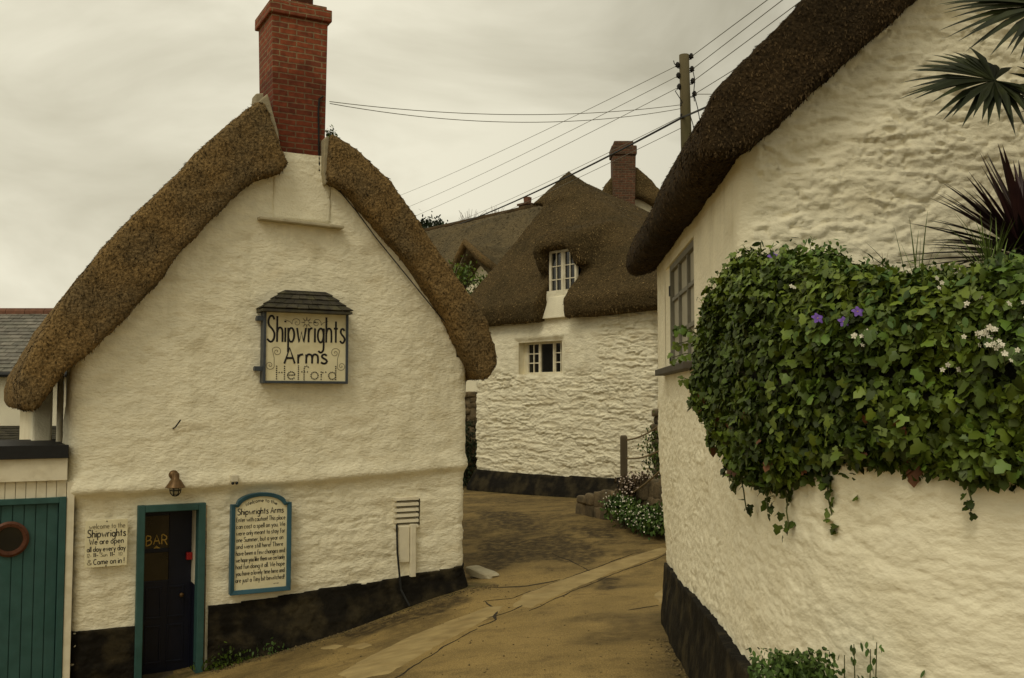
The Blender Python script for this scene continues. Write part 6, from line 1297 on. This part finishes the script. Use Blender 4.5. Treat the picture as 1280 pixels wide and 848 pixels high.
# ------------------------------------------------------------------ gap between the pub and the cottage: pier and hedge
p0 = at(586, 488, 24.6); pr = MB()
for r_ in range(16):
    for k in range(3): v_, f_ = rock((p0.x + (k - 1) * .22 + (r_ % 2) * .07, 26.2 + random.uniform(-.05, .05), p0.z - .1 - r_ * .15), .14, .18, .08, r_ * 5 + k + 300, random.uniform(-.2, .2)); pr.add(v_, f_)
pr.box(p0.x - .25, p0.x + .25, 26.05, 26.35, -2.3, p0.z - .1)
solo('gate_pier', pr, M['stone'], 'brown stone gate pier in the gap between pub and rubble cottage', 'pier', W, (p0.x, 26.2, -2.2), smooth=True)
c = at(590, 560, 25.1); n_ = 2600; PP = np.c_[c.x - .35 + rng.normal(0, .24, n_), 25.4 + rng.normal(0, .2, n_), rng.uniform(-2.2, -.5, n_)]
hg = thing('dark_hedge_bush', 'dark narrow evergreen bush in the gap beside the rubble cottage', 'bush', W, (c.x - .35, 25.4, -2.2))
part('foliage', leafset(PP, rng.normal(0, 1, (n_, 3)), .07, OVAL, rng), M['conifer'], hg); part('stem', MB().tube([(c.x - .35, 25.4, -2.25), (c.x - .33, 25.4, -.8)], [.05, .02], 6), M['bark'], hg)

# trees behind
def tree(nm, lab, base, H, crown_c, crown_r, nleaf, lsz, lm, seed, nbr=14, group=None):
    r_ = np.random.default_rng(seed); t_ = thing(nm, lab, 'tree', W, base); b = Vector(base); top = Vector(crown_c) + Vector((0, 0, crown_r[2] * .5)); tr = MB(); tr.tube([b, b.lerp(top, .5) + Vector((.1, 0, 0)), top], [H * .03, H * .02, H * .006], 8)
    cl_ = []
    for k in range(nbr):
        d = r_.normal(0, 1, 3); d /= np.linalg.norm(d); e_ = Vector(np.array(crown_c) + d * np.array(crown_r) * r_.uniform(.55, .95)); s_ = b.lerp(top, r_.uniform(.4, .95)); tr.tube([s_, s_.lerp(e_, .5) + Vector((0, 0, .1)), e_], [H * .008, H * .005, H * .002], 5); cl_.append(np.array(e_))
    part('trunk', tr, M['bark'], t_)
    cl_ = np.array(cl_); k = r_.integers(0, nbr, nleaf); PP = cl_[k] + r_.normal(0, 1, (nleaf, 3)) * np.array(crown_r) * .24
    part('crown', leafset(PP, r_.normal(0, 1, (nleaf, 3)) + [0, 0, .3], lsz * (.5 + r_.random(nleaf)), OVAL, r_), lm, t_); return t_
c = at(545, 284, 58.); tree('dark_conifer', 'dark flat-topped conifer rising behind the long thatched roof', (c.x, 58, -2), 13, (c.x + .1, 58, c.z - 1.0), (1.9, 1.5, 1.35), 5200, .24, M['conifer'], 3, 26)
c = at(548, 298, 52.); tree('hedgerow_tree', 'bright green bushy tree just below the dark conifer', (c.x, 52, -2), 10, (c.x, 52, c.z - .6), (1.5, 1.2, .8), 3000, .2, M['leaf'], 5, 16)
c = at(580, 352, 28.3); tree('leafy_apple_tree', 'light green leafy tree in front of the far pointed dormer', (c.x - .2, 28.3, -2.1), 6, (c.x - .1, 28.3, c.z - .25), (.7, .5, .75), 1300, .09, M['ivy_light'], 8, 20)
for k, (x, y, lab) in enumerate(((586, 268, 'bare thin tree showing left above the long thatch ridge'), (617, 264, 'bare twiggy tree near the small chimney of the long thatch'))):
    c = at(x, y, 75.); b = Vector((c.x, 75, -2)); t_ = thing('bare_tree', lab, 'tree', W, tuple(b), 'bare trees on the skyline'); mb = MB(); r_ = random.Random(k); mb.tube([b, c - Vector((0, 0, 1))], [.12, .05], 5)
    for j in range(26):
        e_ = c + Vector((r_.gauss(0, .55), r_.gauss(0, .4), r_.uniform(-.6, .35))); s_ = b.lerp(c, r_.uniform(.78, .95)); mb.tube([s_, s_.lerp(e_, .6) + Vector((0, 0, .1)), e_], [.025, .015, .008], 4)
    part('trunk', mb, M['twig'], t_)
